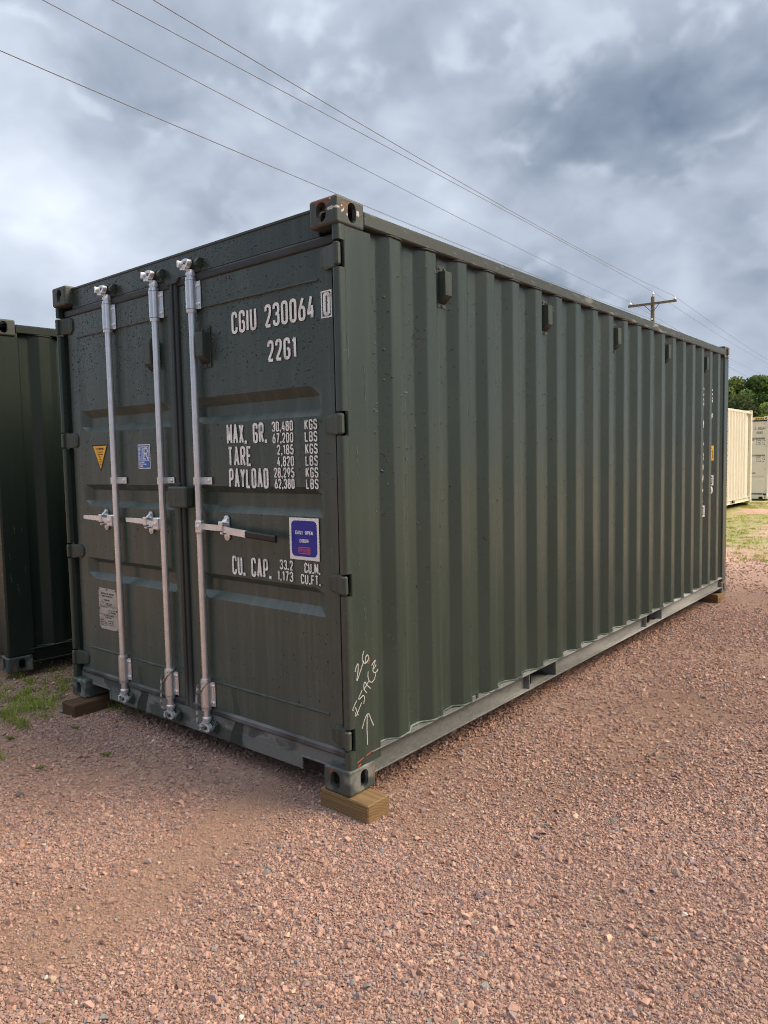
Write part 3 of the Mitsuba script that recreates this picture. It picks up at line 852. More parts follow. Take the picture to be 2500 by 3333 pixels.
def stones(x, y, r, lib, sink=.35):
    V, Fc, Cc, base = [], [], [], 0
    pick = rng.integers(0, len(lib), len(x))
    z = ground_h(x, y)
    col = stone_colors(len(x))
    for k, (v, f) in enumerate(lib):
        idx = np.nonzero(pick == k)[0]
        if not len(idx): continue
        m = len(idx)
        a = rng.uniform(0, 2 * PI, m); t1 = rng.normal(0, .35, m); t2 = rng.normal(0, .35, m)
        ca, sa = np.cos(a), np.sin(a)
        Rz = np.zeros((m, 3, 3)); Rz[:, 0, 0] = ca; Rz[:, 0, 1] = -sa; Rz[:, 1, 0] = sa; Rz[:, 1, 1] = ca; Rz[:, 2, 2] = 1
        Rx = np.zeros((m, 3, 3)); Rx[:, 0, 0] = 1; Rx[:, 1, 1] = np.cos(t1); Rx[:, 1, 2] = -np.sin(t1); Rx[:, 2, 1] = np.sin(t1); Rx[:, 2, 2] = np.cos(t1)
        Ry = np.zeros((m, 3, 3)); Ry[:, 1, 1] = 1; Ry[:, 0, 0] = np.cos(t2); Ry[:, 0, 2] = np.sin(t2); Ry[:, 2, 0] = -np.sin(t2); Ry[:, 2, 2] = np.cos(t2)
        R = Rz @ Rx @ Ry
        w = np.einsum('mij,nj->mni', R, v) * r[idx][:, None, None]
        w += np.stack([x[idx], y[idx], z[idx] + r[idx] * .36], -1)[:, None]
        V.append(w.reshape(-1, 3)); Fc.append((f[None] + base + (np.arange(m) * len(v))[:, None, None]).reshape(-1, 3)); Cc.append(np.repeat(col[idx], len(v), 0))
        base += m * len(v)
    return tm(np.vstack(V), np.vstack(Fc)), np.vstack(Cc)


def scatter(n, x0, x1, y0, y1, r0, r1, lib, power=2.2, sand_keep=.25, maxd=99):
    x = rng.uniform(x0, x1, n); y = rng.uniform(y0, y1, n)
    s = sandy_np(x, y)
    cl = meshkit.fbm(np.stack([x * 1.6, y * 1.6, 0 * x], -1), 3, 17)
    keep = rng.random(n) < (1 - (1 - sand_keep) * s) * np.clip(.35 + 1.9 * (cl - .3), .12, 1)
    d = np.hypot(x + 2.29, y + 2.11)
    keep &= (d < maxd)
    keep &= ~((x > .25) & (x < 6.1) & (y > .25) & (y < 2.2))      # under the container
    az = np.degrees(np.arctan2(y + 2.11, x + 2.29))
    keep &= (az > 2) & (az < 80)
    for bx in ((0, .14, -.1, .18), (-.1, .3, 2.2, 2.35), (5.76, 6.02, 0, .4)):
        keep &= ~((x > bx[0] - .005) & (x < bx[1] + .005) & (y > bx[2] - .005) & (y < bx[3] + .005))
    x, y = x[keep], y[keep]
    u = rng.random(len(x))
    r = r0 * (1 + u * ((r1 / r0) ** (1 - power) - 1)) ** (1 / (1 - power))
    return stones(x, y, r, lib)


for args in ((400000, -1.9, 1.2, -1.9, 1.8, .0029, .0056, LIBS, 2.2, .28, 3.6), (165000, -1.9, 3.4, -1.9, 3.0, .0052, .0095, LIB, 3.2, .08, 4.9), (150000, .4, 5.5, -2.1, 3.6, .0070, .0115, LIBS, 3.0, .30, 8.0), (30000, -1.9, 9.5, -2.2, 4.6, .0090, .019, LIB, 4.0, .12, 12)):
    m, c = scatter(*args)
    put(numbered('gravel_') if False else ('gravel' if 'gravel' not in scene else f'gravel__{sum(k.startswith("gravel") for k in scene):03d}'), m, 'stone_mat', False, color=c)
labels['gravel'] = {'label': 'loose reddish crushed stones lying all over the yard', 'category': 'gravel', 'kind': 'stuff'}

# grass
def blades(x, y, h, w, lean, base_c, tip_var, segs=2):
    n = len(x)
    z = ground_h(x, y)
    a = rng.uniform(0, 2 * PI, n); d = np.stack([np.cos(a), np.sin(a), 0 * a], -1); s = np.stack([-np.sin(a), np.cos(a), 0 * a], -1)
    o = np.stack([x, y, z - .004], -1)
    l = lean * rng.uniform(.3, 1.3, n)
    mid = o + d * (l * h * .35)[:, None] + np.array([0, 0, 1]) * (h * .6)[:, None]
    tip = o + d * (l * h)[:, None] + np.array([0, 0, 1]) * (h * np.clip(1 - .35 * l, .3, 1))[:, None]
    v = np.stack([o - s * w[:, None], o + s * w[:, None], mid - s * (w * .75)[:, None], mid + s * (w * .75)[:, None], tip], 1)
    f = np.array([[0, 1, 3], [0, 3, 2], [2, 3, 4]])
    col = base_c[None] * rng.uniform(.65, 1.3, (n, 1)) + tip_var * rng.random((n, 1)) * np.array([.16, .12, .02])
    return tm(v.reshape(-1, 3), (f[None] + 5 * np.arange(n)[:, None, None]).reshape(-1, 3)), np.repeat(col, 5, 0)


def clumps(n, per, x0, x1, y0, y1, spread, test):
    cx, cy = rng.uniform(x0, x1, n), rng.uniform(y0, y1, n)
    k = test(cx, cy); cx, cy = cx[k], cy[k]
    m = rng.integers(per // 3, per * 2, len(cx))
    x = np.repeat(cx, m) + rng.normal(0, spread, m.sum()); y = np.repeat(cy, m) + rng.normal(0, spread, m.sum())
    return x, y


fb = lambda x, y, s, k: meshkit.fbm(np.stack([x * s, y * s, 0 * x], -1), 3, k)
lt = lambda x, y: (fb(x, y, 2.2, 31) > .42) & (y - .5 * x > 1.75) & ~((x > .25) & (y < 2.5)) & ~((x > -.12) & (x < .3) & (y > 2.18) & (y < 2.36))
x, y = clumps(240, 22, -.75, .55, 1.75, 3.9, .022, lt)
m, c = blades(x, y, rng.uniform(.02, .075, len(x)), rng.uniform(.0012, .0026, len(x)), .7, np.array([.20, .28, .07]), 1.2)
put('grass', m, 'leaf_mat', False, color=c)
x2, y2 = clumps(9, 40, -.42, -.05, 2.42, 2.95, .045, lambda a, b: a > -9)
m, c = blades(x2, y2, rng.uniform(.03, .09, len(x2)), rng.uniform(.0015, .003, len(x2)), .8, np.array([.20, .30, .07]), 1.1)
put('grass__001', m, 'leaf_mat', False, color=c)
ft = lambda x, y: (x + .55 * y > 9.2) & (fb(x, y, .45, 12) > .43)
x, y = clumps(5200, 14, 8, 27, -3.5, 6.5, .05, ft)
m, c = blades(x, y, rng.uniform(.02, .05, len(x)), rng.uniform(.003, .006, len(x)), .8, np.array([.25, .31, .08]), 1.4)
put('grass__002', m, 'leaf_mat', False, color=c)
labels['grass'] = {'label': 'thin green grass sprouting through the gravel', 'category': 'grass', 'kind': 'stuff'}

# small weeds
for wx, wy, sz, lb in ((-.60, 1.62, .030, 'small low weed in open gravel left of the timber block'), (-.30, 1.50, .040, 'leafy weed seedling in gravel before the container doors'), (.02, 1.24, .026, 'tiny green weed near the shaded edge under the doors'), (-.52, 2.16, .034, 'low green weed at the left edge of the photo'), (-.2, 2.02, .034, 'small weed just in front of the dark timber block')):
    k = thing('weed', lb, 'weed', 'small weeds growing in the gravel')
    z0 = float(ground_h(wx, wy)); vs, fs = [], []
    for i in range(9):
        a = i * 2.4 + rng.uniform(-.3, .3); L = sz * rng.uniform(.6, 1.1); up_ = rng.uniform(.25, .9)
        d = np.array([math.cos(a), math.sin(a), up_]); d /= np.linalg.norm(d); s = np.array([-math.sin(a), math.cos(a), 0])
        o = np.array([wx, wy, z0 + .003])
        b = len(vs)
        vs += [o, o + d * L * .5 + s * L * .22, o + d * L, o + d * L * .5 - s * L * .22, o + d * L * .55 + [0, 0, L * .06]]
        fs += [[b, b + 1, b + 4], [b + 1, b + 2, b + 4], [b + 2, b + 3, b + 4], [b + 3, b, b + 4]]
    put(k, tm(vs, fs), 'leaf_mat', False, color=np.array([[.10, .17, .035]]) * rng.uniform(.7, 1.4, (len(vs), 1)))

# ================================================================ main container
K = thing('shipping_container', 'dark green shipping container with galvanised locking bars and white markings, nearest in the yard', 'shipping container', 'shipping containers in the yard')
I4 = np.eye(4)
L, W, H = 6.058, 2.438, 2.591
container_frame(K, I4, L, W, H, 'green_paint')
door_posts(K, I4, W, H, 'green_paint')
# header, sill
hd = [box(.050, .11, .150, W - .150, 2.452, 2.572, .004), box(.044, .11, .150, W - .150, 2.566, 2.578, .002)]
put(K + '__header', cat(hd), 'green_paint', 30)
sl = [box(.056, .12, .02, W - .02, .092, .148, .004), box(.056, .062, .355, 2.058, .026, .094, .002), box(.050, .060, .350, .362, .026, .094, .002), box(.050, .060, 2.051, 2.063, .026, .094, .002),
      box(.050, .060, .17, .362, .086, .096, .002), box(.050, .060, 2.051, W - .17, .086, .096, .002), box(.060, .12, .40, 2.02, .024, .032)]
put(K + '__sill', cat(sl), 'sill_paint', 30)
put(K + '__sill_plate', box(.075, .085, .02, W - .02, .096, .20), 'shade_black')
# doors
dr_ = put(K + '__door', door_leaf(.086, 1.190, .185, 2.410, .163, 1.105), 'door_paint', 22)
dl_ = put(K + '__door', door_leaf(1.250, 2.362, .185, 2.410, 1.296, 2.264), 'door_paint', 22)
for kd, y0, s in ((dr_, 0., 1), (dl_, W, -1)):
    for a, b in HINGES:
        put(kd + '__hinge', hinge_mesh(a, b, y0, s), 'green_detail', 30)
put_each(dr_ + '__weld_line', [tube(np.array([[.054, y_, z_] for y_ in np.linspace(.165, 1.1, 40)]) + rng.normal(0, .0007, (40, 3)), .0045, 6) for z_ in (2.275, .330)], 'green_detail', True)
put_each(dl_ + '__weld_line', [tube(np.array([[.054, y_, z_] for y_ in np.linspace(1.3, 2.262, 40)]) + rng.normal(0, .0007, (40, 3)), .0045, 6) for z_ in (2.275, .330)], 'green_detail', True)
# gaskets
xs = np.linspace(0, 1, 60)
gk = extr(rrect(0, .044, 0, .030, .012), (.045, .060, 2.410), (0, 0, 1), (1, 0, 0), W - .12)
put(K + '__top_gasket', gk, 'rubber', 40)
gc = []
gc.append(extr(rrect(1.188, 1.256, .038, .080, .010), (0, 0, .16), (0, 1, 0), (1, 0, 0), -2.27))
m = cat(gc); m.fix_normals(); put(dr_ + '__centre_gasket', m, 'rubber', 40)
m = cat([extr(rrect(1.215, 1.232, .030, .045, .005), (0, 0, .16), (0, 1, 0), (1, 0, 0), -2.27)]); m.fix_normals()
put(dr_ + '__gasket_lip', m, 'rubber', 40)
cap = hullm([(.030, 1.18, 2.425), (.030, 1.262, 2.425), (.030, 1.275, 2.45), (.036, 1.16, 2.452), (.07, 1.15, 2.46), (.07, 1.28, 2.46), (.07, 1.17, 2.41), (.07, 1.265, 2.41)])
put(dr_ + '__gasket_cap', cap, 'rubber', 40)
q = [box(.042, .075, .06, W - .06, .150, .187, .010)]
put(K + '__bottom_gasket', cat(q), 'rubber', 40)
for y0, y1 in ((.062, .092), (2.352, 2.390)):
    put(K + '__side_gasket', box(.062, .085, y0, y1, .18, 2.42, .008), 'rubber', 40)
put(K + '__shade_backing', cat([box(.12, .13, .03, W - .03, .16, 2.45)]), 'shade_black')  # black sheet behind the doors, painting the gaps as deep shade
# locking gear
for y_, s in ((1.849, 1), (1.3736, 1), (1.0457, -1)):
    locking_bar(K, I4, y_, s)
# lock box
lb = [box(.000, .055, 1.122, 1.287, 1.250, 1.363, .008)]
klb = put(K + '__lock_box', cat(lb + [box(.030, .058, 1.20, 1.33, 1.374, 1.380, .001)]), 'green_detail', 30)
tt = np.linspace(0, PI, 9)
put(klb + '__hook', tube([(.020 - .010 * math.cos(t) , 1.116, 1.276 - .014 * math.sin(t)) for t in tt] + [(.030, 1.120, 1.29)], .003, 6), 'green_detail', True)
# vents
vent(K, I4, (DX, .972, 2.075), (0, -1, 0), (-1, 0, 0))
vent(K, I4, (DX, 1.436, 2.080), (0, -1, 0), (-1, 0, 0))
for vx in (.846, 1.962, 3.076, 4.192, 5.307):
    k_ = round((vx - .358 - .1775) / PITCH)
    vent(K, I4, (.358 + k_ * PITCH + .1775, .0435, 2.349), (1, 0, 0), (0, -1, 0))
# loop on the rail flange
put(K + '__rail_loop', tube([(1.056, .012, .164)] + [(1.062 - .008 * math.cos(t), .012, .178 + .016 * math.sin(t)) for t in tt] + [(1.070, .012, .164)], .0035, 6), 'green_detail', True)

# markings on the door
S1, S2 = .0145, .0066
door_text(K, 'CGIU 230064', .766, .196, 2.112, 2.219, S1)
bx = sbox(0, 0, .064, .116).difference(sbox(.006, .006, .058, .110))
put(K + '__marking', extr(unary_union([bx, affinity.translate(text_poly('0', .040, .102, .0145), .013, .008)]), (DX - .0002, .154, 2.106), (0, -1, 0), (0, 0, 1), TD), 'white_marking', label='boxed white check digit at the top right of the door')
door_text(K, '22G1', .511, .318, 1.952, 2.052, S1)
door_text(K, 'MAX. GR.', .832, .532, 1.576, 1.674, .0125)
door_text(K, 'TARE', .829, .650, 1.466, 1.564, .0125)
door_text(K, 'PAYLOAD', .825, .531, 1.358, 1.456, .0125)
for i, (s, yl) in enumerate((('30,480', .496), ('67,200', .494), ('2,185', .465), ('4,820', .466), ('28,295', .491), ('62,380', .488))):
    zb = (1.626, 1.572, 1.517, 1.463, 1.410, 1.358)[i]
    door_text(K, s, yl, .353, zb, zb + .047, S2)
    door_text(K, 'KGS' if i % 2 == 0 else 'LBS', .277, .198, zb, zb + .047, S2)
door_text(K, 'CU. CAP.', .824, .531, .920, 1.016, .0125)
door_text(K, '33.2', .469, .380, .974, 1.021, S2)
door_text(K, '1,173', .488, .380, .920, .968, S2)
door_text(K, 'CU.M.', .303, .201, .970, 1.018, S2)
door_text(K, 'CU.FT.', .328, .201, .918, .964, S2)


def decal(parent, name, poly, yl, z0, x, mat, label=None):
    return put(parent + '__' + name, extr(poly, (x, yl, z0), (0, -1, 0), (0, 0, 1), .0010), mat, label=label)


# blue notice
ks = decal(K, 'notice_sticker', sbox(0, 0, .193, .195), .396, 1.030, DX - .0005, 'sticker_white', 'white square sticker with a rounded blue notice')
decal(ks, 'blue_field', rrect(.014, .180, .016, .182, .024), .396, 1.030, DX - .0017, 'sticker_blue')
t1 = affinity.translate(text_poly('EASY OPEN', .112, .017, .0032), .042, .118)
t2 = affinity.translate(text_poly('DOOR', .058, .017, .0032), .069, .080)
decal(ks, 'lettering', unary_union([t1, t2]), .396, 1.030, DX - .0027, 'sticker_white')
fr = rrect(.060, .136, .028, .060, .006).difference(rrect(.0635, .1325, .0315, .0565, .004))
decal(ks, 'lettering', unary_union([fr, affinity.translate(text_poly('PATENTED', .064, .018, .0024), .066, .035)]), .396, 1.030, DX - .0027, 'sticker_red')
# warning triangle
kt = decal(K, 'warning_sticker', Polygon([(0, .160), (.185, .160), (.0955, 0)]), 2.146, 1.449, DX + .0032, 'black_print', 'yellow warning triangle with a black edge pointing down')
decal(kt, 'yellow_field', Polygon([(.014, .152), (.171, .152), (.0952, .014)]), 2.146, 1.449, DX + .002, 'sticker_yellow')
rows = [('ATTENTION', .082, .014, .128), ('THIS CONTAINER', .066, .006, .113), ('MUST BE REPAIRED', .058, .006, .098), ('ONLY', .024, .006, .083), ('WITH', .022, .006, .068), ('CORTEN', .026, .006, .053), ('STEEL', .020, .006, .038)]
decal(kt, 'lettering', unary_union([affinity.translate(text_poly(s, w_, h_, h_ * .16), .0955 - w_ / 2, v_) for s, w_, h_, v_ in rows]), 2.146, 1.449, DX + .001, 'black_print')
# blue certificate
kc = decal(K, 'certificate_sticker', sbox(0, 0, .120, .138), 1.639, 1.460, DX + .0032, 'sticker_white', 'white edged blue certificate sticker')
decal(kc, 'blue_field', sbox(.005, .005, .115, .133), 1.639, 1.460, DX + .002, 'certificate_blue')
lg = [sbox(.032, .044, .110, .126).difference(sbox(.035, .047, .107, .123)), LineString([(.052, .120), (.052, .056), (.078, .056)]).buffer(.004, cap_style='flat'),
      LineString(fillet([(.066, .116), (.096, .116), (.096, .086), (.066, .086)], .015)).buffer(.004, cap_style='flat'), LineString([(.078, .086), (.100, .052)]).buffer(.004, cap_style='flat'), LineString([(.066, .12), (.066, .066)]).buffer(.0025, cap_style='flat')]
cert = affinity.translate(affinity.rotate(text_poly('CERTIFIED', .078, .013, .0026), 90, origin=(0, 0)), .024, .046)
small = [affinity.translate(text_poly(s, w_, .008, .0015), .012, v_) for s, w_, v_ in (('CONTAINER', .050, .032), ('CERTIFICATION', .070, .021), ('SCHEME', .036, .010))]
decal(kc, 'lettering', unary_union(lg + [cert] + small), 1.639, 1.460, DX + .001, 'sticker_white')
# data plate
kp = put(K + '__data_plate', extr(rrect(0, .208, 0, .255, .004), (DX + .003, 2.141, .470), (0, -1, 0), (0, 0, 1), .005), 'plate_metal', label='small grey metal plate riveted low on the left door')
pr = []
for s, u_, v_, w_, h_ in (('APPROVED FOR TRANSPORT', .028, .218, .150, .010), ('UNDER CUSTOMS SEAL', .042, .202, .120, .010), ('CN 2064 2021', .060, .178, .062, .011), ('MANUFACTURER', .080, .160, .070, .006), ('OF CONTAINER', .080, .151, .06, .006), ('TYPE', .010, .162, .052, .008), ('SERIAL NO', .010, .135, .085, .007),
                          ('CSC SAFETY APPROVAL', .050, .082, .120, .009), ('GB 0647 2021', .066, .070, .070, .009), ('DATE', .008, .062, .044, .005), ('IDENTIFICATION', .008, .052, .042, .005), ('MAXIMUM OPERATING', .008, .041, .075, .005), ('ALLOWABLE STACKING', .008, .031, .078, .005), ('RACKING TEST', .008, .021, .072, .005), ('TIMBER TREATED', .112, .118, .088, .006), ('IM SCHEDULE', .118, .103, .074, .010),
                          ('30480 KGS', .098, .050, .06, .007), ('192000 KGS', .098, .038, .062, .007), ('15240', .098, .026, .062, .007)):
    pr.append(affinity.translate(text_poly(s, w_, h_, h_ * .16), u_, v_))
for v_ in (.1475, .142, .094, .0895):
    pr.append(sbox(.006, v_, .202, v_ + .0012))
pr.append(sbox(.104, .094, .1052, .128))
put(kp + '__lettering', extr(unary_union(pr), (DX - .0022, 2.141, .470), (0, -1, 0), (0, 0, 1), .0008), 'plate_print')
put_each(kp + '__rivet', [bolt(DX - .002, y_, z_, r=.005) for y_ in (2.135, 1.939) for z_ in (.476, .596, .719)] + [bolt(DX - .002, 2.04, .719, r=.005)], 'steel_dark', 40)

# marker handwriting on the near post, red scuffs
def side_ink(strokes, w, mat, name, y=.0058, label=None):
    ln = unary_union([LineString(fillet(s, .03) if len(s) > 2 else s).buffer(w, 3) for s in strokes])
    put(K + '__' + name, extr(ln, (0, y, 0), (1, 0, 0), (0, 0, 1), .0008), mat, label=label)


side_ink([[(.118, .634), (.106, .614), (.107, .593), (.118, .579), (.135, .577), (.147, .590), (.148, .604), (.141, .614), (.131, .608), (.127, .597), (.130, .582)],
          [(.057, .556), (.059, .568), (.078, .593), (.078, .564), (.066, .514), (.070, .513), (.115, .589)]], .0022, 'chalk', 'handwriting', label='white marker number on the corner post')
side_ink([[(.169, .558), (.202, .583), (.181, .549), (.175, .532), (.185, .520), (.200, .518), (.212, .530)], [(.199, .552), (.182, .539)],
          [(.145, .536), (.140, .519), (.146, .495), (.163, .479), (.181, .484), (.192, .499), (.196, .515)], [(.157, .455), (.129, .481), (.119, .497), (.111, .481), (.113, .462), (.131, .441)], [(.112, .460), (.146, .490)],
          [(.100, .461), (.074, .429), (.081, .425), (.110, .438), (.116, .422), (.109, .398)], [(.062, .424), (.033, .388), (.039, .385)], [(.095, .406), (.050, .345), (.054, .372)], [(.054, .395), (.070, .357)]], .0020, 'chalk', 'handwriting', label='white marker word running up the corner post')
side_ink([[(.131, .336), (.127, .277), (.130, .204)], [(.095, .288), (.120, .336), (.141, .346), (.158, .309), (.174, .278)]], .0022, 'chalk', 'handwriting', label='white marker arrow on the corner post')
side_ink([[(.06, .142), (.10, .152)], [(.12, .155), (.16, .163)], [(.065, .124), (.08, .128)], [(.150, .572), (.154, .596)]], .0022, 'red_scuff', 'red_scuff')
side_ink([[(.10, 1.55), (.112, 1.40)], [(.16, 1.9), (.165, 1.72)], [(.05, 2.05), (.065, 1.88)], [(.13, .9), (.132, .78)], [(.09, 1.12), (.10, 1.02)]], .0007, 'sealant', 'scratch')

# marks painted across the corrugation near the far end
PROF = corr_profile(4.6, 5.9, .358)


def on_sheet(poly, x0, z0, lift=.0006, depth=.0008):
    """flat print that follows the bends of the sheet"""
    poly = affinity.translate(poly, x0, z0)
    bx0, _, bx1, _ = poly.bounds
    xs = np.r_[bx0 - .001, PROF[(PROF[:, 0] > bx0) & (PROF[:, 0] < bx1), 0], bx1 + .001]
    ms = []
    for a, b in zip(xs[:-1], xs[1:]):
        g = poly.intersection(sbox(a, -9, b, 9))
        g = unary_union([h for h in getattr(g, 'geoms', [g]) if h.geom_type == 'Polygon'])
        if g.is_empty: continue
        m = extr(g, (0, 0, 0), (1, 0, 0), (0, 0, 1), depth)
        if m is None: continue
        v = np.asarray(m.vertices).copy()
        v[:, 1] += np.interp(v[:, 0], PROF[:, 0], PROF[:, 1]) - lift
        ms.append(tm(v, m.faces))
    return cat(ms)


def stack_poly(s, w_, ztop, h_, step):
    ps = []
    for i, ch in enumerate(s):
        if ch != ' ':
            n_ = ch in 'I1'
            ps.append(affinity.translate(text_poly(ch, w_ * (.3 if n_ else 1), h_, .014), .35 * w_ * n_, ztop - i * step - h_))
    return unary_union(ps)


xb_, xa_ = 5.3145 - .066, 5.616 - .090
boxed = unary_union([sbox(0, 0, .085, .112).difference(sbox(.011, .011, .074, .101)), affinity.translate(text_poly('0', .038, .072, .012), .023, .020)])
put(K + '__marking', on_sheet(stack_poly('CGIU 230064', .066, 2.135, .092, .106), xb_, 0), 'white_marking', label='white number stacked down the corrugation near the far end')
put(K + '__marking', on_sheet(affinity.translate(boxed, 0, .855), xb_, 0), 'white_marking')
put(K + '__marking', on_sheet(stack_poly('CGIU', .062, 2.135, .066, .080), xa_ + .011, 0), 'white_marking')
kk = put(K + '__yellow_label', on_sheet(sbox(0, 0, .078, .150), xa_ + .012, 1.411), 'sticker_yellow', label='small yellow label in the corrugation near the far end')
put(kk + '__lettering', on_sheet(unary_union([sbox(.018, .06, .026, .128), sbox(.018, .120, .056, .128), sbox(.034, .03, .048, .05), sbox(.062, .02, .067, .11)]), xa_ + .012, 1.411, .0016), 'black_print')
put(K + '__marking', on_sheet(affinity.scale(boxed, .92, .9, origin=(0, 0)), xa_ + .012, 1.158), 'white_marking')
put(K + '__marking', on_sheet(stack_poly('0', .062, 1.148, .08, .09), xa_ + .022, 0), 'white_marking')

# rain drops clinging to the paint
def drops(n, fn, mean, seed):
    r = np.random.default_rng(seed)
    pos, nrm, dn = fn(n, r)
    rad = np.clip(r.lognormal(math.log(mean), .35, len(pos)), .0014, .0062)
    ring = np.array([(math.cos(t), math.sin(t)) for t in np.arange(6) * PI / 3])
    side = np.cross(dn, nrm)
    v = []
    for (c, s) in ring:
        v.append(pos + rad[:, None] * (c * side * .9 + s * dn * 1.15))
    for (c, s) in ring:
        v.append(pos + rad[:, None] * (.62 * c * side * .9 + (.62 * s + .12) * dn * 1.15 + .45 * nrm))
    v.append(pos + rad[:, None] * (.62 * nrm + .15 * dn))
    v = np.stack(v, 1)
    f = []
    for j in range(6):
        k = (j + 1) % 6
        f += [[j, k, 6 + k], [j, 6 + k, 6 + j], [6 + j, 6 + k, 12]]
    f = np.array(f)
    return tm(v.reshape(-1, 3), (f[None] + 13 * np.arange(len(pos))[:, None, None]).reshape(-1, 3))


def on_door(n, r):
    y = r.uniform(.1, 2.34, n); z = r.uniform(.25, 2.57, n)
    d = meshkit.fbm(np.stack([y * 3, z * 2, 0 * y], -1), 3, 2)
    p = np.clip(.10 + .9 * np.clip((z - 1.3) / 1.0, 0, 1), 0, 1) * np.clip((d - .25) * 3, .1, 1)
    k = (r.random(n) < p) & ~((z > 2.40) & (z < 2.46)) & ~((y > 1.18) & (y < 1.26))
    for t, ti, bi, b in BANDS: k &= ~((z < t) & (z > b))
    y, z = y[k], z[k]
    pan = (z < 2.27) & (((y > .18) & (y < 1.09)) | ((y > 1.31) & (y < 2.25)))
    x = np.where(z > 2.46, .0498, np.where(pan, DX + .0038, DX - .0002))
    return np.stack([x, y, z], -1), np.tile([-1., 0, 0], (len(y), 1)), np.tile([0, 0, -1.], (len(y), 1))


def on_side(n, r):
    x = r.uniform(.24, 5.7, n) if n < 0 else .24 + 5.4 * r.random(n) ** 1.6; z = r.uniform(.3, 2.42, n)
    q = corr_profile(.20, 5.9, .358)
    y = np.interp(x, q[:, 0], q[:, 1]); sl = np.interp(x + .004, q[:, 0], q[:, 1]) - np.interp(x - .004, q[:, 0], q[:, 1])
    d = meshkit.fbm(np.stack([x * 3, z * 2, 0 * x], -1), 3, 6)
    p = np.clip(.06 + .94 * np.clip((z - .8) / 1.3, 0, 1), 0, 1) * np.where(y < .01, .3, 1.) * np.clip((d - .25) * 3, .1, 1)
    k = r.random(n) < p
    x, y, z, sl = x[k], y[k], z[k], sl[k]
    nr = np.stack([sl / .008, -np.ones_like(sl), 0 * sl], -1); nr /= np.linalg.norm(nr, axis=1, keepdims=True)
    return np.stack([x, y, z], -1) + nr * .0002, nr, np.tile([0, 0, -1.], (len(y), 1))


put(K + '__rain_drops', cat([drops(13000, on_door, .0029, 1), drops(12000, on_side, .0031, 2)]), 'water', True, label='clear rain drops beading on the green paint', kind='stuff')

# ropes tied round the two lower guide brackets
def rope(pts, r, label):
    k = thing('rope', label, 'rope', 'ropes tied to the locking bars')
    p = np.asarray(pts, float)
    t = np.r_[0, np.cumsum(np.linalg.norm(np.diff(p, axis=0), axis=1))]
    n = max(12, int(t[-1] / .004)); s = np.linspace(0, t[-1], n)
    q = np.stack([np.interp(s, t, p[:, i]) for i in range(3)], -1)
    w = 7
    ker = np.ones(w) / w
    q2 = np.stack([np.convolve(np.pad(q[:, i], w // 2, mode='edge'), ker, 'valid') for i in range(3)], -1)
    g = np.gradient(q2, axis=0); g /= np.linalg.norm(g, axis=1, keepdims=True)
    a = np.cross(g, [.3, .2, .93]); a /= np.linalg.norm(a, axis=1, keepdims=True); b = np.cross(g, a)
    ms = []
    for ph in (0, 2.1, 4.2):
        th = s * 2 * PI / .022 + ph
        ms.append(tube(q2 + r * .55 * (np.cos(th)[:, None] * a + np.sin(th)[:, None] * b), r * .62, 6))
    put(k, cat(ms), 'rope_fibre', True)


def rope_at(y, low):
    lo = .100 if low else .125
    return [(.030, y - .030, .345), (.012, y - .033, .335), (-.002, y - .010, .305), (-.010, y + .012, .275), (-.008, y + .030, .268), (-.006, y + .032, .285), (.000, y + .028, .315), (.002, y + .030, .318), (-.004, y + .036, .29), (-.008, y + .036, .25), (-.008, y + .037, .20), (-.006, y + .040, .15), (-.002, y + .044, lo), (.010, y + .036, lo - .022), (.014, y + .020, lo - .01)]


rope(rope_at(1.0457, True), .0058, 'mottled twisted rope tied round the foot of the locking bar on the right door')
rope(rope_at(1.3736, False), .0050, 'mottled twisted rope tied round the foot of the middle locking bar')

# timber blocks
def timber_block(x0, x1, y0, y1, z0, z1, mat, label, yaw=0.):
    k = thing('timber_block', label, 'timber block', 'timber blocks under the containers')
    cx, cy = (x0 + x1) / 2, (y0 + y1) / 2
    m = box(x0 - cx, x1 - cx, y0 - cy, y1 - cy, z0, z1, .005)
    m = m.subdivide().subdivide()
    v = np.asarray(m.vertices); v = v + (meshkit.fbm(v * 14 + 3, 3, 2)[:, None] - .5) * .006 * np.sign(v) * [1, 1, 0]
    put(k, tm(v, m.faces), mat, 25, pose(cx, cy, 0, yaw))


timber_block(.000, .142, -.107, .190, -.092, -.001, 'timber', 'yellow brown timber block under the nearest corner of the green container', -.03)
timber_block(-.112, .330, 2.205, 2.355, -.096, -.001, 'timber_wet', 'dark wet timber block under the left door corner of the green container', .01)
timber_block(5.760, 6.020, .004, .46, -.098, -.001, 'timber', 'timber block under the far right corner of the green container')

# ================================================================ neighbour container on the left
KN = thing('shipping_container', 'dark green container, paint deepened for gap shade, standing on the ground at the left edge, partly hidden', 'shipping container', 'shipping containers in the yard')
MN = pose(.009, 3.387, -.040, -.0985)
container_frame(KN, MN, L, W, H, 'green_paint_shaded', low='green_paint_shaded', rail='green_paint_shaded', x_first=.335, left=False, pockets=())
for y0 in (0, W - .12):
    put(KN + '__corner_post', box(.006, .200, y0 + .006, y0 + .114, .116, H - .116, .012), 'green_paint_shaded', 30, MN)
kd = put(KN + '__door', box(.06, .10, .12, W - .12, .10, H - .06, .004), 'green_paint_shaded', 30, MN)
put(KN + '__header', box(.05, .11, .15, W - .15, H - .14, H - .02, .004), 'green_paint_shaded', 30, MN)
sc = [LineString([(.03 + .12 * a, .5 + 1.0 * b), (.032 + .12 * a + .02 * (c - .5), .5 + 1.0 * b - .02 - .05 * c)]).buffer(.0006 + .0008 * c, 2) for a, b, c in np.random.default_rng(3).random((9, 3))]
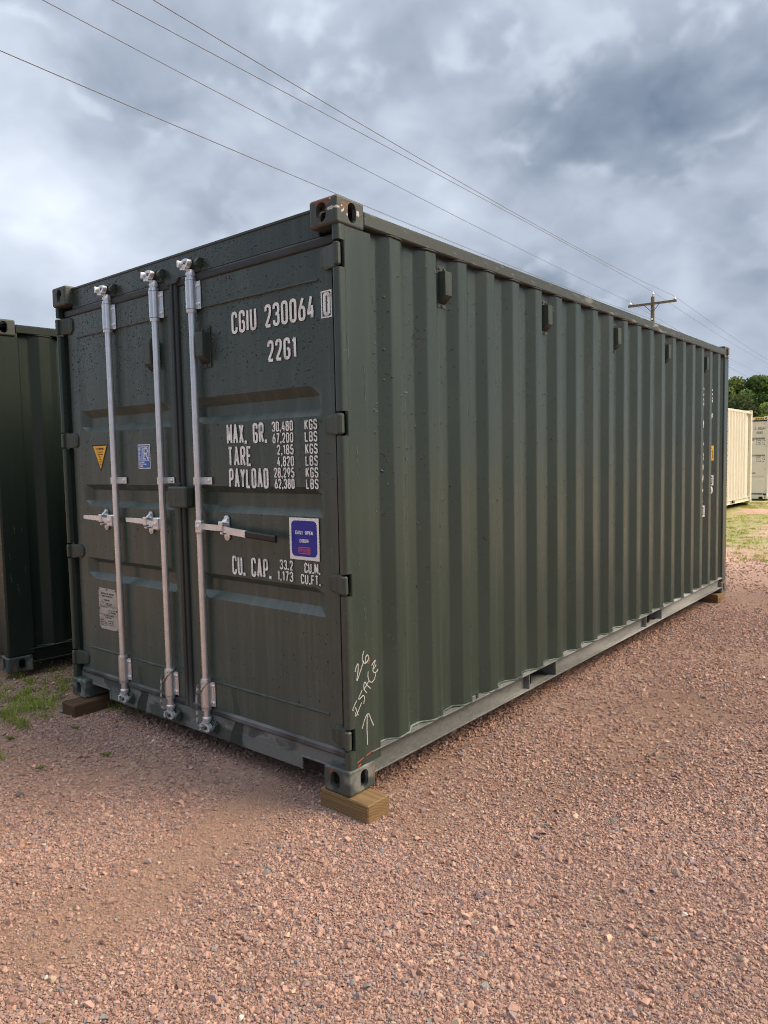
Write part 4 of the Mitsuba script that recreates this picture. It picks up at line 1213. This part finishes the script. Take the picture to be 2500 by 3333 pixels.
put(KN + '__scratch', extr(unary_union(sc), (.01, .0058, 0), (1, 0, 0), (0, 0, 1), .0006), 'sealant', False, MN)

# ================================================================ cream containers
KA = thing('shipping_container', 'cream container side-on beyond the far end of the green container', 'shipping container', 'shipping containers in the yard')
LA = 6.058
MA = pose(20.431 - LA, 2.99, .072, .0)
container_frame(KA, MA, LA, W, H, 'cream_paint', 'cream_paint', 'cream_paint', 'cream_paint', detail=False, x_first=LA - .178 - .05 - .2788 * 21, left=True, pockets=((2.05, 2.40), (3.97, 4.27)))
for y0 in (0, W - .12):
    put(KA + '__corner_post', box(.006, .17, y0 + .006, y0 + .114, .116, H - .116, .012), 'cream_paint', 30, MA)
put(KA + '__door', box(.06, .10, .12, W - .12, .10, H - .06, .004), 'cream_paint', 30, MA)
for s_, w_, z_ in (('CU200115', .145, 1.745), ('22G1', .09, 1.53)):
    put(KA + '__marking', extr(affinity.translate(affinity.rotate(text_poly(s_, w_, .03, .006), -90, origin=(0, 0)), 0, z_), (LA - .435, .0035, 0), (1, 0, 0), (0, 0, 1), .001), 'black_print', False, MA)
put(KA + '__marking', extr(unary_union([affinity.translate(text_poly('7777', .20, .035, .008), 0, 0)]), (LA - .36, .0015, 2.522), (1, 0, 0), (0, 0, 1), .001), 'black_print', False, MA)
timber_block(19.98, 20.14, 3.01, 3.5, -.03, .072, 'timber_wet', 'dark timber block under the cream container standing side-on')

KB = thing('shipping_container', 'tall cream container facing the camera at the right edge with black and yellow stripes', 'shipping container', 'shipping containers in the yard')
HB, LB = 2.896, 12.19
MB = pose(26.041, 3.735, -.161, 0.)
container_frame(KB, MB, LB, W, HB, 'cream_lifted_paint', 'cream_lifted_paint', 'cream_lifted_paint', 'cream_lifted_paint', detail=False, left=False, pockets=(), panels=8)
for y0 in (0, W - .06):
    put(KB + '__corner_post', box(.006, .20, y0 + .004, y0 + .056, .116, HB - .116, .008), 'cream_lifted_paint', 30, MB)
put(KB + '__header', box(.03, .11, .15, W - .15, HB - .115, HB - .02, .004), 'cream_lifted_paint', 30, MB)
hz_ = []
for i in range(12):
    hz_.append(Polygon([(.02 + .075 * i, 0), (.055 + .075 * i, 0), (.095 + .075 * i, .06), (.06 + .075 * i, .06)]))
kh = put(KB + '__hazard_strip', extr(sbox(0, 0, .42, .075), (.029, .46, HB - .108), (0, -1, 0), (0, 0, 1), .002), 'sticker_yellow', False, MB, label='black and yellow hazard strip on the header')
put(kh + '__stripe', extr(unary_union(hz_).intersection(sbox(.01, 0, .41, .06)), (.0265, .46, HB - .100), (0, -1, 0), (0, 0, 1), .001), 'black_print', False, MB)
put(KB + '__top_gasket', box(.02, .06, .06, W - .06, HB - .165, HB - .122, .008), 'rubber', 30, MB)
BANDS_ALL = BANDS
BANDS = ((.82, .78, .715, .675),)
kd1 = put(KB + '__door', door_leaf(.065, 1.19, .20, HB - .165, .11, 1.10, wt=2.62, wb=.33, x=.05), 'cream_lifted_paint', 22, MB)
kd2 = put(KB + '__door', door_leaf(1.25, 2.37, .20, HB - .165, 1.30, 2.30, wt=2.62, wb=.33, x=.05), 'cream_lifted_paint', 22, MB)
BANDS = BANDS_ALL
for a, b in ((1.82, 1.90), (1.02, 1.10), (.23, .31), (2.5, 2.58)):
    put(kd1 + '__hinge', hinge_mesh(a, b, 0., 1), 'cream_paint', 30, MB)
put(KB + '__bottom_gasket', box(.03, .06, .06, W - .06, .150, .19, .008), 'rubber', 30, MB)
put(KB + '__sill', cat([box(.03, .10, .30, W - .30, .0, .148, .004), box(.03, .10, .15, .30, .075, .148, .004), box(.03, .10, W - .30, W - .15, .075, .148, .004)]), 'cream_lifted_paint', 30, MB)


def btext(s, yl, yr, z0, z1, st, mat='black_print'):
    put(KB + '__marking', extr(text_poly(s, yl - yr, z1 - z0, st), (.0515, yl - 3.735, z0 + .161), (0, -1, 0), (0, 0, 1), .0012), mat, False, MB)


btext('J 705111', 4.209, 3.817, 2.270, 2.362, .016)
btext('45G1', 4.135, 3.925, 2.128, 2.218, .016)
for mat, z0, z1 in (('grey_decal', 1.935, 2.004), ('white_decal', 1.795, 1.862), ('grey_decal', 1.340, 1.402), ('white_decal', 1.195, 1.258)):
    put(KB + '__decal', extr(sbox(0, 0, .50, z1 - z0), (.0535, 4.29 - 3.735, z0 + .161), (0, -1, 0), (0, 0, 1), .0008), mat, False, MB)
for i, (s, s2, z0) in enumerate((('32.500', 'KG', 1.945), ('71.650', 'LB', 1.878), ('3.660', 'KG', 1.808), ('8.070', 'LB', 1.738), ('28.840', 'KG', 1.348), ('63.580', 'LB', 1.276), ('76.3', 'CU.M', 1.206), ('2.694', 'CUFT', 1.136))):
    btext(s, 4.14, 3.98, z0, z0 + .052, .007)
    btext(s2, 3.945, 3.85 if len(s2) < 3 else 3.84, z0, z0 + .048, .006)
btext('TARE', 4.33, 4.20, 1.895, 1.94, .008)
put(KB + '__marking', extr(sbox(0, 0, .16, .028), (.0505, 4.225 - 3.735 + .08, .735 + .161), (0, -1, 0), (0, 0, 1), .0012), 'black_print', False, MB)
btext('GRN0052', 4.126, 3.94, .075, .105, .006, 'pink_print')
timber_block(26.10, 26.30, 3.80, 4.3, -.27, -.161, 'timber_wet', 'dark timber block under the tall cream container with striped header')

# ================================================================ utility pole and wires
PX, PY, AZ, TH = 36.822, 11.568, 9.346, -1.4698
arm_d = np.array([math.cos(TH), math.sin(TH), 0])
KP = thing('utility_pole', 'weathered wooden utility pole with one crossarm rising behind the green container', 'utility pole')
put(KP + '__pole', tube([(PX, PY, -.3), (PX, PY, 5), (PX, PY, 9.72)], [.15, .115, .092], 14), 'weathered_wood', 40)
c0 = np.array([PX, PY, AZ]); nrm_ = np.array([-math.sin(TH), math.cos(TH), 0])
nrm_ = nrm_ if nrm_ @ (CAM - c0) > 0 else -nrm_
ca = c0 + nrm_ * .135
put(KP + '__crossarm', hullm([ca + arm_d * s * 1.22 + nrm_ * a + np.array([0, 0, b]) for s in (-1, 1) for a in (-.045, .045) for b in (-.057, .057)]), 'weathered_wood', False)
for s in (-1, 1):
    put(KP + '__brace', tube([ca + nrm_ * .05 + arm_d * s * .38 + np.array([0, 0, -.05]), c0 + nrm_ * .12 + np.array([0, 0, -.46])], .016, 6), 'steel_dark', False)
put(KP + '__bolt', cyl(ca + nrm_ * .04, ca + nrm_ * .07, .02, 8), 'steel_dark')
ATT = {'B': c0 - arm_d * 1.12 + [0, 0, .233], 'D': c0 + arm_d * 1.12 + [0, 0, .233], 'C': c0 + np.array([0, 0, .642]), 'A': np.array([PX, PY, 8.55]) - nrm_ * -.13}
ATT['B'] = ATT['B'] + nrm_ * .135; ATT['D'] = ATT['D'] + nrm_ * .135
for k_ in 'BCD':
    a = ATT[k_]
    low_ = .175 if k_ != 'C' else .27
    ki = put(KP + '__insulator', lathe([(.015, -.155), (.082, -.150), (.090, -.135), (.075, -.085), (.045, -.055), (.040, -.03), (.048, -.012), (.040, .0), (0, .004)], a, n=16), 'porcelain', 40)
    put(ki + '__pin', cyl(a - [0, 0, low_ + .05], a - [0, 0, .12], .014, 8), 'steel_dark')
put(KP + '__insulator', lathe([(.03, -.05), (.05, -.03), (.035, 0), (.05, .03), (.03, .05)], ATT['A'], n=12), 'porcelain', 40)
d1 = np.array([math.cos(3.2485), math.sin(3.2485), 0]); d2 = np.array([math.cos(-.0086), math.sin(-.0086), 0])
SL = {'B': (.01337, 3e-5, .00632), 'A': (-.00696, 9e-5, -.01135), 'C': (.01403, -.00055, .00471), 'D': (-.02044, .00043, .00032)}
# order above follows the fitted table: B, A, C, D
for k_, lb in (('A', 'lowest overhead wire, ending behind the top corner of the green container'), ('B', 'second lowest overhead wire, running to the left end of the crossarm'), ('C', 'overhead wire running to the insulator on the pole top'), ('D', 'uppermost overhead wire in the sky, running to the right end of the crossarm')):
    e1, e2, e3 = SL[k_]
    k = thing('power_line', lb, 'power line', 'overhead wires across the sky')
    s1 = np.linspace(48, 0, 60)
    p1 = ATT[k_] + d1 * s1[:, None] + np.array([0, 0, 1]) * ((-.0593 + e1) * s1 + (.0004 + e2) * s1 * s1)[:, None]
    s2 = np.linspace(1, 55, 40)
    p2 = ATT[k_] + d2 * s2[:, None] + np.array([0, 0, 1]) * ((-.0859 + e3) * s2 + .0008 * s2 * s2)[:, None]
    put(k, tube(np.vstack([p1, p2]), .0068, 6), 'wire_metal', True)

# ================================================================ trees
def leaves(centres, radii, n, size, cols, r):
    w = radii ** 2; idx = r.choice(len(centres), n, p=w / w.sum())
    d = r.normal(size=(n, 3)); d /= np.linalg.norm(d, axis=1, keepdims=True)
    rad = radii[idx] * r.uniform(.45, 1.08, n) ** .6
    p = centres[idx] + d * rad[:, None] * [1, 1, .8]
    t = r.normal(size=(n, 3)); t /= np.linalg.norm(t, axis=1, keepdims=True)
    nn = d * .6 + r.normal(size=(n, 3)) * .6 + [0, 0, .35]; nn /= np.linalg.norm(nn, axis=1, keepdims=True)
    a = np.cross(nn, t); a /= np.linalg.norm(a, axis=1, keepdims=True); b = np.cross(nn, a)
    s = size * r.uniform(.6, 1.35, n)[:, None]
    v = np.stack([p - a * s, p + b * s * .45, p + a * s, p - b * s * .45], 1).reshape(-1, 3)
    f = (np.array([[0, 1, 2], [0, 2, 3]])[None] + 4 * np.arange(n)[:, None, None]).reshape(-1, 3)
    c = cols[idx] * r.uniform(.7, 1.35, (n, 1))
    return tm(v, f), np.repeat(c, 4, 0)


def tree(x, y, h, rad, col, seed, label, n=9000, leaf=.10, base=-.2, crown0=.3, clumps=46):
    r = np.random.default_rng(seed)
    k = thing('tree', label, 'tree', 'trees behind the containers')
    cs, rs = [], []
    for i in range(clumps):
        t = r.random(); z = base + h * (crown0 + (1 - crown0) * t ** .9)
        env = rad * (math.sin(PI * min(1, .18 + .80 * t)) ** .6)
        a = r.uniform(0, 2 * PI); q = env * r.random() ** .5 * .85
        cs.append([x + q * math.cos(a), y + q * math.sin(a), z - .12 * h * (q / rad) ** 2]); rs.append(rad * r.uniform(.16, .34))
    cs, rs = np.array(cs), np.array(rs)
    cols = np.array(col)[None] * r.uniform(.6, 1.5, (clumps, 1)) + r.normal(0, .006, (clumps, 3)); cols = np.clip(cols, .008, .5)
    m, c = leaves(cs, rs, n, leaf, cols, r)
    ms = [tube([(x, y, base - .2), (x + .05, y, base + h * .35), (x - .05, y + .05, base + h * .8)], [rad * .075, rad * .05, rad * .012], 9)]
    for i in range(14):
        t = cs[r.integers(len(cs))]; z0 = base + h * r.uniform(.2, .6)
        ms.append(tube([(x, y, z0), (.5 * (x + t[0]), .5 * (y + t[1]), .5 * (z0 + t[2]) + .1), tuple(t)], [rad * .03, rad * .02, rad * .006], 5))
    put(k + '__trunk', cat(ms), 'bark', True)
    put(k + '__crown', m, 'leaf_mat', False, color=c)


tree(42.0, 9.2, 5.6, 1.9, (0.210, 0.277, 0.090), 1, 'light green loose-leaved tree just right of the green container, tallest at its left', 13000, .12)
tree(42.5, 7.5, 5.7, 1.9, (0.143, 0.210, 0.068), 2, 'tall dense dark green tree above the two cream containers', 15000, .11)
tree(40.0, 8.2, 4.3, 1.9, (0.083, 0.120, 0.048), 3, 'low dark tree in front, right above the cream container roof', 11000, .11)
tree(40.5, 6.0, 4.5, 1.7, (0.225, 0.277, 0.083), 4, 'yellow green tree at the right edge of the photo', 10000, .11)
tree(44.0, 4.0, 6.5, 2.0, (0.150, 0.217, 0.068), 5, 'dense green tree right of the yellow green one', 6000, .12)
tree(43.0, 1.0, 6.0, 2.0, (0.165, 0.232, 0.075), 6, 'rounded green tree standing far right behind the yard', 5000, .12)
# pale stalks over the tall cream container's roof
k = thing('shrub', 'pale green shrub with upright stalks above the striped header', 'shrub')
r_ = np.random.default_rng(8)
ms = []
for i in range(16):
    bx_, by_ = 39.2 + r_.uniform(-.5, .5), 5.9 + r_.uniform(-.6, .9)
    hh = r_.uniform(3.0, 4.1)
    ms.append(tube([(bx_, by_, -.2), (bx_ + .05, by_, hh * .6), (bx_ + r_.uniform(-.2, .2), by_ + r_.uniform(-.25, .25), hh)], [.03, .02, .008], 5))
put(k + '__stalk', cat(ms), 'rope_fibre', True)
cs = np.stack([39.2 + r_.uniform(-.6, .6, 14), 5.9 + r_.uniform(-.7, 1., 14), r_.uniform(2.3, 3.5, 14)], -1)
m, c = leaves(cs, np.full(14, .35), 2600, .09, np.array([[.16, .20, .05]]) * r_.uniform(.7, 1.3, (14, 1)), r_)
put(k + '__crown', m, 'leaf_mat', False, color=c)

for k_ in list(labels):
    if k_.startswith('gravel__') or k_.startswith('grass__'): del labels[k_]
